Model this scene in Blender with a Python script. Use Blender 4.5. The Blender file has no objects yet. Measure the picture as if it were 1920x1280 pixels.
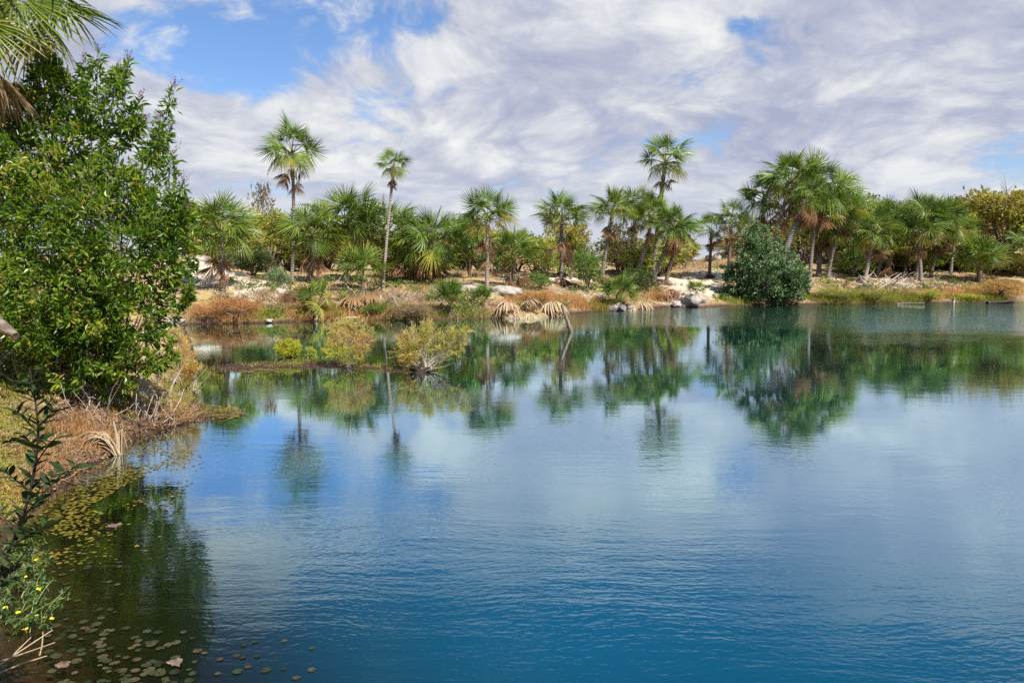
import bpy, math, random
import numpy as np
from mathutils import Vector, Matrix, Euler, Quaternion

R = math.radians
scene = bpy.context.scene
COL = scene.collection

# ------------------------------------------------------------------ camera
CAM_H = 3.0
F = 28.0 / 36.0 * 1920.0                 # focal length in photograph pixels
HORIZON = 488.0
PITCH = math.atan((640.0 - HORIZON) / F)
cam_data = bpy.data.cameras.new("camera")
cam_data.lens = 28.0
cam_data.sensor_width = 36.0
cam_data.clip_start = 0.05
cam_data.clip_end = 9000.0
cam = bpy.data.objects.new("camera", cam_data)
COL.objects.link(cam)
cam.location = (0, 0, CAM_H)
cam.rotation_euler = (R(90) - PITCH, 0, 0)
scene.camera = cam

# ------------------------------------------------------------------ light
SUN_DIR = Vector((0.66, -0.75, 0)).normalized() * math.cos(R(50)) + Vector((0, 0, math.sin(R(50))))
sun_data = bpy.data.lights.new("sun", 'SUN')
sun_data.energy = 5.0
sun_data.angle = R(0.5)
sun_data.color = (1.0, 0.93, 0.82)
sun = bpy.data.objects.new("sun", sun_data)
COL.objects.link(sun)
sun.rotation_euler = (-SUN_DIR).to_track_quat('-Z', 'Y').to_euler()

scene.view_settings.view_transform = 'Standard'
scene.view_settings.look = 'None'
scene.view_settings.gamma = 1
scene.view_settings.exposure = 0.92
scene.view_settings.use_curve_mapping = False
scene.cycles.use_denoising = False
scene.cycles.max_bounces = 8
scene.cycles.diffuse_bounces = 3
scene.cycles.glossy_bounces = 3
scene.cycles.transmission_bounces = 4
scene.cycles.transparent_max_bounces = 8
scene.cycles.caustics_reflective = False
scene.cycles.caustics_refractive = False
scene.cycles.sample_clamp_indirect = 4.0


class NT:
    """small helper for building node trees"""
    def __init__(self, tree):
        self.t = tree
        tree.nodes.clear()

    def n(self, kind, _in=None, **props):
        nd = self.t.nodes.new(kind)
        for k, v in props.items():
            setattr(nd, k, v)
        for k, v in (_in or {}).items():
            self.put(nd.inputs[k], v)
        return nd

    def put(self, sock, v):
        if isinstance(v, bpy.types.NodeSocket):
            self.t.links.new(v, sock)
        elif isinstance(v, bpy.types.Node):
            self.t.links.new(v.outputs[0], sock)
        else:
            if isinstance(v, tuple) and len(v) == 3 and sock.type == 'RGBA':
                v = v + (1.0,)
            sock.default_value = v

    def math(self, op, a, b=0.0, c=None, clamp=False):
        d = {0: a, 1: b}
        if c is not None:
            d[2] = c
        return self.n('ShaderNodeMath', d, operation=op, use_clamp=clamp).outputs[0]

    def vec(self, op, a, b=(0, 0, 0)):
        nd = self.n('ShaderNodeVectorMath', {0: a, 1: b}, operation=op)
        return nd.outputs['Value'] if op in ('LENGTH', 'DOT_PRODUCT', 'DISTANCE') else nd.outputs[0]

    def mix(self, fac, a, b, blend='MIX'):
        nd = self.n('ShaderNodeMix', data_type='RGBA', blend_type=blend)
        self.put(nd.inputs[0], fac)
        self.put(nd.inputs[6], a)
        self.put(nd.inputs[7], b)
        return nd.outputs[2]

    def rng(self, v, a, b, c=0.0, d=1.0, smooth=True):
        return self.n('ShaderNodeMapRange', {'Value': v, 'From Min': a, 'From Max': b, 'To Min': c, 'To Max': d},
                      interpolation_type='SMOOTHSTEP' if smooth else 'LINEAR', clamp=True).outputs[0]

    def noise(self, vec, scale, detail=4.0, rough=0.55, dist=0.0):
        return self.n('ShaderNodeTexNoise', {'Vector': vec, 'Scale': scale, 'Detail': detail, 'Roughness': rough, 'Distortion': dist}).outputs[0]

    def ramp(self, fac, stops):
        nd = self.n('ShaderNodeValToRGB', {'Fac': fac})
        e = nd.color_ramp.elements
        while len(e) < len(stops):
            e.new(0.5)
        for el, (p, c) in zip(e, stops):
            el.position = p
            el.color = (c if isinstance(c, tuple) else (c, c, c)) + (1.0,)
        return nd.outputs[0]


def pix_dir(px, py):
    """world direction through a photograph pixel"""
    x = (px - 960.0) / F
    y = -(py - 640.0) / F
    c, s = math.cos(PITCH), math.sin(PITCH)
    return Vector((x, c + y * s, -s + y * c))


# ------------------------------------------------------------------ world: blue sky under broken cloud
world = bpy.data.worlds.new("World")
scene.world = world
world.use_nodes = True
W = NT(world.node_tree)
sky = W.n('ShaderNodeTexSky', sky_type='NISHITA', sun_disc=False)
sky.sun_elevation = R(50)
sky.sun_rotation = math.atan2(SUN_DIR.x, SUN_DIR.y)
sky.air_density = 1.0
sky.dust_density = 0.3
sky.ozone_density = 3.0
direc = W.n('ShaderNodeTexCoord').outputs['Generated']
sep = W.n('ShaderNodeSeparateXYZ', {0: direc})
zz = W.math('ADD', W.math('ABSOLUTE', sep.outputs[2]), 0.36)
cu = W.math('DIVIDE', sep.outputs[0], zz)
cv = W.math('DIVIDE', sep.outputs[1], zz)
cp = W.n('ShaderNodeCombineXYZ', {0: cu, 1: cv, 2: 0.0}).outputs[0]
warp = W.n('ShaderNodeTexNoise', {'Vector': cp, 'Scale': 1.2, 'Detail': 3.0}).outputs[1]
cpw = W.vec('ADD', cp, W.vec('MULTIPLY', W.vec('SUBTRACT', warp, (0.5, 0.5, 0.5)), (0.55, 0.55, 0.0)))
billow = W.math('ABSOLUTE', W.math('SUBTRACT', W.noise(cpw, 4.2, 7.0, 0.58), 0.5))
puff = W.math('MULTIPLY', W.math('SUBTRACT', billow, 0.09), 0.85)
dens = W.math('ADD', W.noise(cpw, 1.9, 12.0, 0.63), puff)
# the same field a little nearer the sun: gives lit and shaded cloud flanks
dens2 = W.noise(W.vec('ADD', cpw, (0.09, -0.12, 0.0)), 1.9, 12.0, 0.63)
broad = W.noise(W.vec('ADD', cp, (7.3, 2.1, 0.0)), 0.8, 3.0, 0.5)
hole_sum = None
for hx, hy, rx, rz, amp in [(400, 60, 250, 120, .30), (640, 20, 190, 100, .23), (470, 130, 120, 80, .20), (690, 195, 80, 40, .16),
                            (1392, 46, 62, 26, .21), (1772, 150, 45, 24, .22), (800, 60, 90, 70, .05),
                            (325, 110, 160, 80, .14), (230, 40, 90, 60, .08), (1255, 262, 60, 18, .10)]:
    h = pix_dir(hx, hy).normalized()
    dv = W.vec('MULTIPLY', W.vec('SUBTRACT', direc, tuple(h)), (F / rx, F / rx, F / rz))
    g = W.math('MULTIPLY', W.rng(W.vec('LENGTH', dv), 1.15, 0.0), amp)
    hole_sum = g if hole_sum is None else W.math('ADD', hole_sum, g)
bias = W.rng(sep.outputs[2], 0.32, 0.44, 0.205, -0.05)   # cloud thins towards the zenith
d_all = W.math('SUBTRACT', W.math('ADD', W.math('MULTIPLY_ADD', W.math('SUBTRACT', dens, 0.5), 1.25, 0.5), bias), hole_sum)
cover = W.rng(d_all, 0.38, 0.60)
relief = W.math('MULTIPLY', W.math('SUBTRACT', dens, dens2), 3.0)
lit = W.math('ADD', W.math('ADD', relief, 0.52), W.math('MULTIPLY', W.math('SUBTRACT', broad, 0.5), -1.3), clamp=True)
cloud = W.ramp(lit, [(0.0, (.215, .235, .318)), (0.35, (.28, .296, .362)), (0.62, (.36, .373, .408)), (1.0, (.475, .482, .478))])
hazef = W.rng(sep.outputs[2], 0.0, 0.15, 0.75, 0.0)
cloud = W.mix(hazef, cloud, (.315, .34, .40))
cover = W.math('MAXIMUM', cover, W.math('MULTIPLY', hazef, 1.33), clamp=True)
skycol = W.n('ShaderNodeHueSaturation', {'Color': sky.outputs[0], 'Saturation': 1.0, 'Value': 1.0}).outputs[0]
skycol = W.mix(1.0, skycol, (.70, .82, 1.0), 'MULTIPLY')
bg1 = W.n('ShaderNodeBackground', {'Color': skycol, 'Strength': 0.08})
bg2 = W.n('ShaderNodeBackground', {'Color': cloud, 'Strength': 1.0})
mx = W.n('ShaderNodeMixShader', {0: cover, 1: bg1, 2: bg2})
W.n('ShaderNodeOutputWorld', {0: mx})


# ------------------------------------------------------------------ helpers: objects
def new_obj(name, data, parent=None, loc=None):
    o = bpy.data.objects.new(name, data)
    COL.objects.link(o)
    if parent is not None:
        o.parent = parent
    if loc is not None:
        o.location = loc
    return o


def tag(o, label=None, cat=None, group=None, kind=None):
    if label:
        o['label'] = label
    if cat:
        o['category'] = cat
    if group:
        o['group'] = group
    if kind:
        o['kind'] = kind
    return o


def empty(name, loc, label, cat, group=None, rz=0.0):
    o = bpy.data.objects.new(name, None)
    COL.objects.link(o)
    o.location = loc
    o.rotation_euler = (0, 0, rz)
    o.empty_display_size = 0.2
    return tag(o, label, cat, group)


class MB:
    """collects vertices and faces with numpy, builds one mesh"""
    def __init__(self):
        self.v, self.t, self.f, self.mi = [], [], [], []
        self.n = 0

    def add(self, verts, faces, tint=0.5, mi=0):
        verts = np.asarray(verts, dtype=np.float64).reshape(-1, 3)
        faces = np.asarray(faces, dtype=np.int64)
        self.v.append(verts)
        self.t.append(np.broadcast_to(np.asarray(tint, dtype=np.float64), (len(verts),)))
        self.f.append(faces + self.n)
        self.mi.append(np.full(len(faces), mi, dtype=np.int32))
        self.n += len(verts)

    def mesh(self, name, mats, smooth=False):
        me = bpy.data.meshes.new(name)
        if self.n:
            v = np.concatenate(self.v)
            me.vertices.add(len(v))
            me.vertices.foreach_set("co", v.astype(np.float32).ravel())
            counts = np.concatenate([np.full(len(f), f.shape[1], dtype=np.int32) for f in self.f])
            loops = np.concatenate([f.ravel() for f in self.f]).astype(np.int32)
            me.loops.add(len(loops))
            me.loops.foreach_set("vertex_index", loops)
            me.polygons.add(len(counts))
            starts = np.concatenate([[0], np.cumsum(counts)[:-1]]).astype(np.int32)
            me.polygons.foreach_set("loop_start", starts)
            me.polygons.foreach_set("material_index", np.concatenate(self.mi))
            at = me.attributes.new("tint", 'FLOAT', 'POINT')
            at.data.foreach_set("value", np.concatenate(self.t).astype(np.float32))
            me.update(calc_edges=True)
            me.polygons.foreach_set("use_smooth", np.full(len(counts), smooth, dtype=bool))
        for m in mats:
            me.materials.append(m)
        return me

    def obj(self, name, mats, parent=None, loc=None, smooth=False):
        if not isinstance(mats, (list, tuple)):
            mats = [mats]
        return new_obj(name, self.mesh(name, mats, smooth), parent, loc)


def tube(mb, pts, radii, sides=6, tint=0.5, mi=0, cap=True, jitter=0.0, rng=None):
    pts = np.asarray(pts, dtype=float)
    n = len(pts)
    radii = np.broadcast_to(np.asarray(radii, dtype=float), (n,))
    tang = np.gradient(pts, axis=0)
    tang /= np.linalg.norm(tang, axis=1, keepdims=True) + 1e-9
    ref = np.array([0.0, 0, 1.0]) if abs(tang[0][2]) < 0.9 else np.array([1.0, 0, 0])
    ang = np.linspace(0, 2 * math.pi, sides, endpoint=False)
    vs = []
    for i in range(n):
        a = np.cross(tang[i], ref)
        a /= np.linalg.norm(a) + 1e-9
        b = np.cross(tang[i], a)
        ref = b if False else ref
        r = radii[i]
        rr = np.full(sides, r)
        if jitter and rng is not None:
            rr = r * (1 + rng.uniform(-jitter, jitter, sides))
        vs.append(pts[i] + (np.cos(ang) * rr)[:, None] * a + (np.sin(ang) * rr)[:, None] * b)
    v = np.concatenate(vs)
    k = np.arange(sides)
    k2 = (k + 1) % sides
    f = []
    for i in range(n - 1):
        f.append(np.stack([i * sides + k, i * sides + k2, (i + 1) * sides + k2, (i + 1) * sides + k], 1))
    mb.add(v, np.concatenate(f), tint, mi)
    if cap:
        for ring, c in ((0, pts[0]), (n - 1, pts[-1])):
            vv = np.concatenate([vs[ring], [c]])
            mb.add(vv, np.stack([k, k2, np.full(sides, sides)], 1), tint, mi)


def bez(p0, p1, p2, n=6):
    t = np.linspace(0, 1, n)[:, None]
    p0, p1, p2 = (np.asarray(p, dtype=float) for p in (p0, p1, p2))
    return (1 - t) ** 2 * p0 + 2 * t * (1 - t) * p1 + t * t * p2


def unit(a):
    return a / (np.linalg.norm(a, axis=-1, keepdims=True) + 1e-9)


def leaves(mb, pos, out, rng, size, aspect=0.3, spread=0.8, flat=0.5, tint=None, mi=0, fold=0.12, droop=0.0):
    """one folded leaf of two triangles at each of pos, pointing about along out"""
    n = len(pos)
    d = unit(out + rng.normal(0, spread, (n, 3)) + np.array([0, 0, -droop]))
    up = np.array([0, 0, 1.0]) * flat + rng.normal(0, 0.5, (n, 3))
    w = unit(np.cross(d, up))
    nn = np.cross(w, d)
    L = (size * rng.uniform(0.65, 1.25, n))[:, None]
    Wd = L * aspect * 0.5
    p0 = pos
    pm = pos + d * L * 0.45
    p1 = pm + w * Wd + nn * L * fold
    p2 = pos + d * L - nn * L * 0.06
    p3 = pm - w * Wd + nn * L * fold
    v = np.stack([p0, p1, p2, p3], 1).reshape(-1, 3)
    i = np.arange(n)[:, None] * 4
    f = np.concatenate([i + np.array([[0, 1, 2]]), i + np.array([[0, 2, 3]])])
    if tint is None:
        tint = rng.uniform(0, 1, n)
    mb.add(v, f, np.repeat(tint, 4), mi)


def blades(mb, pos, rng, h, w, lean=0.35, tint=None, mi=0, wind=(0.1, 0)):
    """grass blades: bent strips with a pointed end, three triangles each"""
    n = len(pos)
    h = h * rng.uniform(0.5, 1.25, n)
    a = rng.uniform(0, 2 * math.pi, n)
    ln = np.abs(rng.normal(0, lean, n))
    d = np.stack([np.cos(a) * ln + wind[0], np.sin(a) * ln + wind[1], np.zeros(n)], 1)
    b = rng.uniform(0, 2 * math.pi, n)
    s = np.stack([np.cos(b), np.sin(b), np.zeros(n)], 1) * (w * rng.uniform(0.6, 1.3, n))[:, None] * 0.5
    H = h[:, None]
    mid = pos + d * H * 0.35 + np.array([0, 0, 1.0]) * H * 0.58
    tip = pos + d * H * 1.05 + np.array([0, 0, 1.0]) * H * np.clip(1 - ln * 0.35, 0.4, 1)[:, None]
    v = np.stack([pos - s, pos + s, mid + s * 0.8, mid - s * 0.8, tip], 1).reshape(-1, 3)
    i = np.arange(n)[:, None] * 5
    if tint is None:
        tint = rng.uniform(0, 1, n)
    tt = np.repeat(tint, 5)
    k = mb.n
    mb.add(v, i + np.array([[0, 1, 2, 3]]), tt, mi)
    mb.f.append(i + np.array([[3, 2, 4]]) + k)
    mb.mi.append(np.full(n, mi, dtype=np.int32))


# value noise for shaping the land
def _hash(ix, iy):
    h = (ix * 374761393 + iy * 668265263) & 0x7fffffff
    h = ((h ^ (h >> 13)) * 1274126177) & 0x7fffffff
    return ((h ^ (h >> 16)) & 0xffff) / 65535.0


def vnoise(x, y):
    ix, iy = np.floor(x).astype(np.int64), np.floor(y).astype(np.int64)
    fx, fy = x - ix, y - iy
    fx, fy = fx * fx * (3 - 2 * fx), fy * fy * (3 - 2 * fy)
    a, b = _hash(ix, iy), _hash(ix + 1, iy)
    c, d = _hash(ix, iy + 1), _hash(ix + 1, iy + 1)
    return (a + (b - a) * fx) * (1 - fy) + (c + (d - c) * fx) * fy


def fbm(x, y, o=4):
    s, a = 0, 0.5
    for k in range(o):
        s = s + a * (vnoise(x * 2 ** k + 17.3 * k, y * 2 ** k - 9.1 * k) - 0.5)
        a *= 0.5
    return s


# ------------------------------------------------------------------ lake outline (on the water plane z = 0)
def on_water(px, py, z=0.0):
    d = pix_dir(px, py)
    t = (z - CAM_H) / d.z
    return (d.x * t, d.y * t)


far_px = [(352, 608), (420, 607), (480, 606), (560, 603), (640, 601), (700, 600), (790, 602), (850, 599), (930, 597), (1000, 596), (1055, 590),
          (1110, 585), (1200, 581), (1255, 575), (1320, 576), (1400, 572), (1500, 571), (1600, 570), (1700, 568.5), (1800, 567),
          (1920, 565), (2100, 563)]
near_px = [(-25, 1215), (-5, 1090), (12, 1010), (60, 955), (100, 925), (150, 885), (215, 848), (262, 818), (320, 800), (368, 788),
           (372, 762), (370, 735), (362, 712), (372, 692), (366, 662), (360, 640), (346, 622)]
LAKE = [on_water(*p) for p in far_px] + [(84, 52), (80, 20), (45, 4), (12, 2.2), (0, 2.3), (-2.0, 2.9), (-2.9, 4.0)] + [on_water(*p) for p in near_px]
ISLET = [on_water(*p) for p in [(375, 690), (440, 682), (520, 676), (600, 674), (700, 683), (800, 690), (830, 694), (790, 699), (700, 694),
                                (600, 690), (500, 694), (430, 697)]]

SPIT = [on_water(*p) for p in [(350, 792), (395, 788), (440, 778), (458, 770), (440, 762), (400, 757), (350, 755)]]


def sdf(poly, x, y):
    """signed distance, negative inside"""
    P = np.asarray(poly)
    Q = np.roll(P, -1, axis=0)
    best = np.full(x.shape, 1e18)
    inside = np.zeros(x.shape, dtype=bool)
    for (ax, ay), (bx, by) in zip(P, Q):
        ex, ey = bx - ax, by - ay
        wx, wy = x - ax, y - ay
        t = np.clip((wx * ex + wy * ey) / (ex * ex + ey * ey + 1e-12), 0, 1)
        best = np.minimum(best, (wx - t * ex) ** 2 + (wy - t * ey) ** 2)
        cond = (ay > y) != (by > y)
        xi = ax + (y - ay) * ex / (ey if abs(ey) > 1e-12 else 1e-12)
        inside ^= cond & (x < xi)
    d = np.sqrt(best)
    return np.where(inside, -d, d)


def sstep(a, b, x):
    t = np.clip((x - a) / (b - a), 0, 1)
    return t * t * (3 - 2 * t)


def land(x, y):
    """ground height; also returns distance to the water's edge (negative in the lake)"""
    x = np.asarray(x, dtype=float)
    y = np.asarray(y, dtype=float)
    s = sdf(LAKE, x, y)
    s = s + 0.35 * fbm(x * 1.1, y * 1.1, 3) * sstep(8, 20, y)
    up = np.interp(s, [0, .25, 1.0, 2.2, 4, 7, 12, 20, 40, 4000], [.01, .14, .40, .75, 1.15, 1.6, 1.95, 2.15, 2.25, 2.3])
    ratio = x / np.maximum(y, 1.0)
    hill = sstep(0.19, 0.36, ratio) * sstep(62, 120, y) * 5.2 + sstep(0.42, 0.62, ratio) * sstep(62, 90, y) * 2.0
    hill = hill + sstep(-0.30, -0.42, ratio) * sstep(40, 54, y) * 1.0
    rough = fbm(x * 0.45, y * 0.45, 4) * 0.55 * sstep(0.4, 4, s) + fbm(x * 2.6, y * 2.6, 3) * 0.22 * sstep(0.1, 1.2, s)
    up = up + hill * sstep(2, 12, s) + rough * np.where(y < 30, .75, 1.0)
    up = np.maximum(up, 0.012)
    dd = -s
    shelf = np.interp(dd, [0, .3, 1.3, 2.4, 5, 60], [-.01, -.06, -.34, -1.4, -3.0, -6.0])
    steep = np.interp(dd, [0, .4, 2.0, 6, 60], [-.01, -.22, -1.3, -3.5, -6.5])
    left = sstep(2.0, -4.0, x) * sstep(16, 11, y)
    down = shelf * left + steep * (1 - left) + fbm(x * 1.7, y * 1.7, 3) * 0.12 * sstep(0.3, 2, dd)
    down = np.minimum(down, -0.008)
    z = np.where(s > 0, up, down)
    i = np.minimum(sdf(ISLET, x, y), sdf(SPIT, x, y) + .05) + 0.35 * fbm(x * 1.6, y * 1.6, 3)
    i = i + .5 * fbm(x * 2.1 + 5, y * 5.0, 3)
    zi = np.interp(-i, [-5, -1.6, -.3, 0, .25, 1], [-9, -.7, -.10, -.006, .02, .035]) + fbm(x * 5, y * 7, 3) * 0.07
    z = np.where(s < 0, np.maximum(z, zi), z)
    return z, s


def ground(x, y):
    z, _ = land(np.array([x]), np.array([y]))
    return float(z[0])


def hit(px, py, near=3.0, far=160.0):
    """where the ray through a pixel first meets the land"""
    d = pix_dir(px, py)
    ys = np.exp(np.linspace(math.log(near), math.log(far), 2600))
    xs = d.x / d.y * ys
    rz = CAM_H + d.z / d.y * ys
    z, _ = land(xs, ys)
    k = np.nonzero(np.maximum(z, 0) >= rz)[0]
    i = k[0] if len(k) else len(ys) - 1
    return Vector((xs[i], ys[i], max(z[i], 0.0)))


def at(px, py, dist):
    """point at the depth dist along a pixel's ray"""
    d = pix_dir(px, py)
    return Vector((d.x / d.y * dist, dist, CAM_H + d.z / d.y * dist))


# ------------------------------------------------------------------ materials
def principled(name):
    m = bpy.data.materials.new(name)
    m.use_nodes = True
    return m, NT(m.node_tree)


def foliage_mat(name, stops, trans=0.35, rough=0.42, hue=0.03, val=0.25, spec=0.45):
    m, T = principled(name)
    a = T.n('ShaderNodeAttribute', attribute_name='tint')
    col = T.ramp(a.outputs['Fac'], stops)
    rnd = T.n('ShaderNodeObjectInfo').outputs['Random']
    col = T.n('ShaderNodeHueSaturation', {'Color': col, 'Hue': T.rng(rnd, 0, 1, 0.5 - hue, 0.5 + hue, False),
                                          'Value': T.rng(T.math('FRACT', T.math('MULTIPLY', rnd, 7.31)), 0, 1, 1 - val, 1 + val, False)}).outputs[0]
    p = T.n('ShaderNodeBsdfPrincipled', {'Base Color': col, 'Roughness': rough, 'Specular IOR Level': spec})
    tcol = T.mix(0.5, col, T.n('ShaderNodeHueSaturation', {'Color': col, 'Saturation': 1.15, 'Value': 1.5}).outputs[0])
    t = T.n('ShaderNodeBsdfTranslucent', {'Color': tcol})
    T.n('ShaderNodeOutputMaterial', {0: T.n('ShaderNodeMixShader', {0: trans, 1: p, 2: t})})
    return m


def bark_mat(name, c1, c2, scale=6.0, ring=0.0, bump=0.5):
    m, T = principled(name)
    co = T.n('ShaderNodeTexCoord').outputs['Object']
    st = T.vec('MULTIPLY', co, (1.0, 1.0, 0.35 if not ring else 1.0))
    nz = T.noise(st, scale, 6.0, 0.65)
    fac = nz
    if ring:
        wv = T.n('ShaderNodeTexWave', {'Vector': co, 'Scale': ring, 'Distortion': 2.5, 'Detail': 3.0, 'Detail Scale': 2.0},
                 bands_direction='Z').outputs['Fac']
        fac = T.math('ADD', T.math('MULTIPLY', nz, 0.75), T.math('MULTIPLY', wv, 0.25))
    col = T.mix(T.rng(fac, 0.3, 0.72), c1, c2)
    a = T.n('ShaderNodeAttribute', attribute_name='tint').outputs['Fac']
    col = T.mix(1.0, col, T.ramp(a, [(0, .55), (1, 1.3)]), 'MULTIPLY')
    b = T.n('ShaderNodeBump', {'Height': fac, 'Strength': bump, 'Distance': 0.03})
    p = T.n('ShaderNodeBsdfPrincipled', {'Base Color': col, 'Roughness': 0.85, 'Normal': b.outputs[0], 'Specular IOR Level': 0.2})
    T.n('ShaderNodeOutputMaterial', {0: p})
    return m


M = {}
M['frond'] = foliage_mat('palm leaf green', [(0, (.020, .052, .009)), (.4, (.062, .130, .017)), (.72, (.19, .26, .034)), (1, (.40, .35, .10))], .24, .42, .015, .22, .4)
M['frond_yellow'] = foliage_mat('palm leaf yellowing', [(0, (.12, .15, .02)), (.5, (.26, .25, .035)), (1, (.40, .30, .09))], .35, .42, .02, .2)
M['frond_dead'] = foliage_mat('palm leaf dead brown', [(0, (.11, .060, .032)), (.5, (.25, .145, .075)), (1, (.42, .28, .16))], .25, .7, .012, .25, .2)
M['frond_rust'] = foliage_mat('palm leaf dead rust', [(0, (.13, .065, .03)), (.5, (.27, .145, .075)), (1, (.42, .27, .15))], .25, .7, .01, .15, .2)
M['frond_pale'] = foliage_mat('palm leaf dead bleached', [(0, (.20, .14, .085)), (.5, (.38, .285, .18)), (1, (.54, .43, .30))], .22, .7, .01, .12, .2)
M['petiole'] = foliage_mat('palm petiole green', [(0, (.10, .13, .03)), (1, (.24, .25, .06))], .05, .5, .01, .1)
M['petiole_dead'] = foliage_mat('palm petiole dry', [(0, (.22, .15, .09)), (1, (.40, .30, .20))], .0, .7, .01, .1)
M['palm_bark'] = bark_mat('palm trunk grey', (.085, .075, .068), (.30, .275, .25), 9.0, 2.2, .9)
M['palm_bark_dark'] = bark_mat('palm trunk dark', (.085, .065, .05), (.20, .16, .125), 7.0, 2.0)
M['palm_bark_pale'] = bark_mat('palm trunk pale', (.15, .12, .10), (.42, .36, .31), 9.0, 2.2, .9)
M['roots'] = bark_mat('palm root mass', (.09, .045, .03), (.23, .12, .075), 9.0)
M['bark'] = bark_mat('tree bark', (.10, .08, .06), (.27, .22, .17), 10.0)
M['dead_leaf'] = foliage_mat('curled dead leaf', [(0, (.08, .055, .04)), (.6, (.17, .125, .095)), (1, (.27, .22, .18))], .15, .7, 0, 0, .15)
M['driftwood'] = bark_mat('weathered wood', (.26, .225, .195), (.52, .47, .42), 9.0)
M['driftwood_brown'] = bark_mat('weathered brown wood', (.12, .075, .05), (.33, .21, .15), 9.0)
M['dark_wood'] = bark_mat('wet dark wood', (.02, .016, .013), (.07, .055, .045), 9.0)

M['tree_leaf'] = foliage_mat('broad leaf glossy', [(0, (.028, .075, .010)), (.35, (.085, .175, .016)), (.65, (.165, .265, .024)), (.92, (.30, .36, .04)), (1, (.36, .27, .06))], .42, .36, .0, .0, .5)
M['scrub_yellow'] = foliage_mat('scrub yellow green', [(0, (.16, .21, .03)), (.5, (.34, .38, .065)), (.9, (.47, .44, .11)), (1, (.50, .36, .12))], .45, .5, .03, .2)
M['scrub_green'] = foliage_mat('scrub green', [(0, (.060, .115, .02)), (.5, (.145, .235, .035)), (1, (.29, .33, .065))], .4, .45, .03, .25)
M['scrub_dark'] = foliage_mat('scrub dark', [(0, (.03, .058, .012)), (.6, (.075, .125, .026)), (1, (.16, .19, .045))], .35, .45, .03, .2)
M['scrub_blue'] = foliage_mat('scrub grey green', [(0, (.036, .078, .028)), (.5, (.115, .21, .078)), (1, (.31, .43, .20))], .28, .42, .01, .1, .5)
M['scrub_olive'] = foliage_mat('scrub olive', [(0, (.09, .085, .022)), (.5, (.20, .175, .045)), (.85, (.30, .24, .07)), (1, (.38, .23, .10))], .35, .5, .035, .25)
M['scrub_rust'] = foliage_mat('scrub rust', [(0, (.26, .12, .045)), (.5, (.46, .25, .10)), (.85, (.54, .36, .14)), (1, (.44, .40, .11))], .35, .6, .02, .15, .2)
M['scrub_dry'] = foliage_mat('scrub dry brown', [(0, (.13, .08, .05)), (.6, (.27, .18, .11)), (1, (.40, .30, .18))], .25, .7, .02, .2, .2)
M['scrub_straw'] = foliage_mat('scrub straw', [(0, (.24, .17, .09)), (.5, (.44, .33, .17)), (1, (.52, .42, .20))], .35, .6, .02, .15, .2)
M['islet_lime'] = foliage_mat('feathery lime', [(0, (.24, .30, .03)), (.6, (.48, .50, .05)), (1, (.60, .56, .12))], .4, .5, .01, .1)
M['islet_tan'] = foliage_mat('feathery tan', [(0, (.28, .29, .06)), (.5, (.52, .48, .12)), (.85, (.64, .56, .20)), (1, (.60, .40, .15))], .4, .55, .0, .0, .25)
M['islet_orange'] = foliage_mat('feathery orange', [(0, (.34, .20, .06)), (.5, (.58, .38, .12)), (.8, (.60, .48, .14)), (1, (.52, .50, .09))], .4, .55, .0, .0, .25)
M['grass_rust'] = foliage_mat('grass rust', [(0, (.27, .13, .055)), (.4, (.47, .25, .10)), (.8, (.56, .37, .17)), (1, (.42, .38, .12))], .4, .7, 0, 0, .15)
M['grass_straw'] = foliage_mat('grass straw', [(0, (.22, .155, .085)), (.5, (.40, .31, .165)), (1, (.56, .46, .28))], .4, .7, 0, 0, .15)
M['grass_green'] = foliage_mat('grass green', [(0, (.10, .14, .02)), (.5, (.22, .26, .035)), (1, (.40, .36, .08))], .4, .6, 0, 0, .2)
M['litter'] = foliage_mat('leaf litter', [(0, (.07, .042, .028)), (.5, (.17, .10, .062)), (.9, (.33, .225, .15)), (1, (.40, .35, .10))], .1, .7, 0, 0, .2)
M['shade_toned_leaf'] = foliage_mat('sapling leaf', [(0, (.012, .028, .008)), (1, (.028, .055, .014))], .15, .6, .02, .25, .12)  # very dark green holds the shade that falls over the sapling
M['pad_green'] = foliage_mat('floating leaf green', [(0, (.014, .022, .011)), (.7, (.036, .045, .021)), (1, (.065, .055, .028))], .1, .7, .03, .3, .06)
M['pad_yellow'] = foliage_mat('floating leaf yellow', [(0, (.055, .045, .012)), (.5, (.13, .115, .016)), (1, (.26, .20, .03))], .1, .45, 0, 0, .3)
M['yellow_petal'] = foliage_mat('yellow petal', [(0, (.75, .58, .02)), (1, (.85, .72, .05))], .2, .5, 0, 0, .2)
M['lilac'] = foliage_mat('lilac flowers', [(0, (.25, .18, .26)), (1, (.52, .44, .58))], .2, .6, 0, 0, .2)
M['seed_purple'] = foliage_mat('purple brown seed heads', [(0, (.10, .055, .065)), (1, (.27, .18, .20))], .2, .6, 0, 0, .2)

# rock
m, T = principled('pale stone')
co = T.n('ShaderNodeTexCoord').outputs['Object']
nz = T.noise(co, 5.0, 8.0, 0.65)
col = T.ramp(nz, [(.3, (.15, .135, .12)), (.5, (.29, .265, .235)), (.75, (.46, .43, .39))])
b = T.n('ShaderNodeBump', {'Height': nz, 'Strength': 0.6, 'Distance': 0.06})
T.n('ShaderNodeOutputMaterial', {0: T.n('ShaderNodeBsdfPrincipled', {'Base Color': col, 'Roughness': 0.9, 'Normal': b.outputs[0]})})
M['stone'] = m

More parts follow.
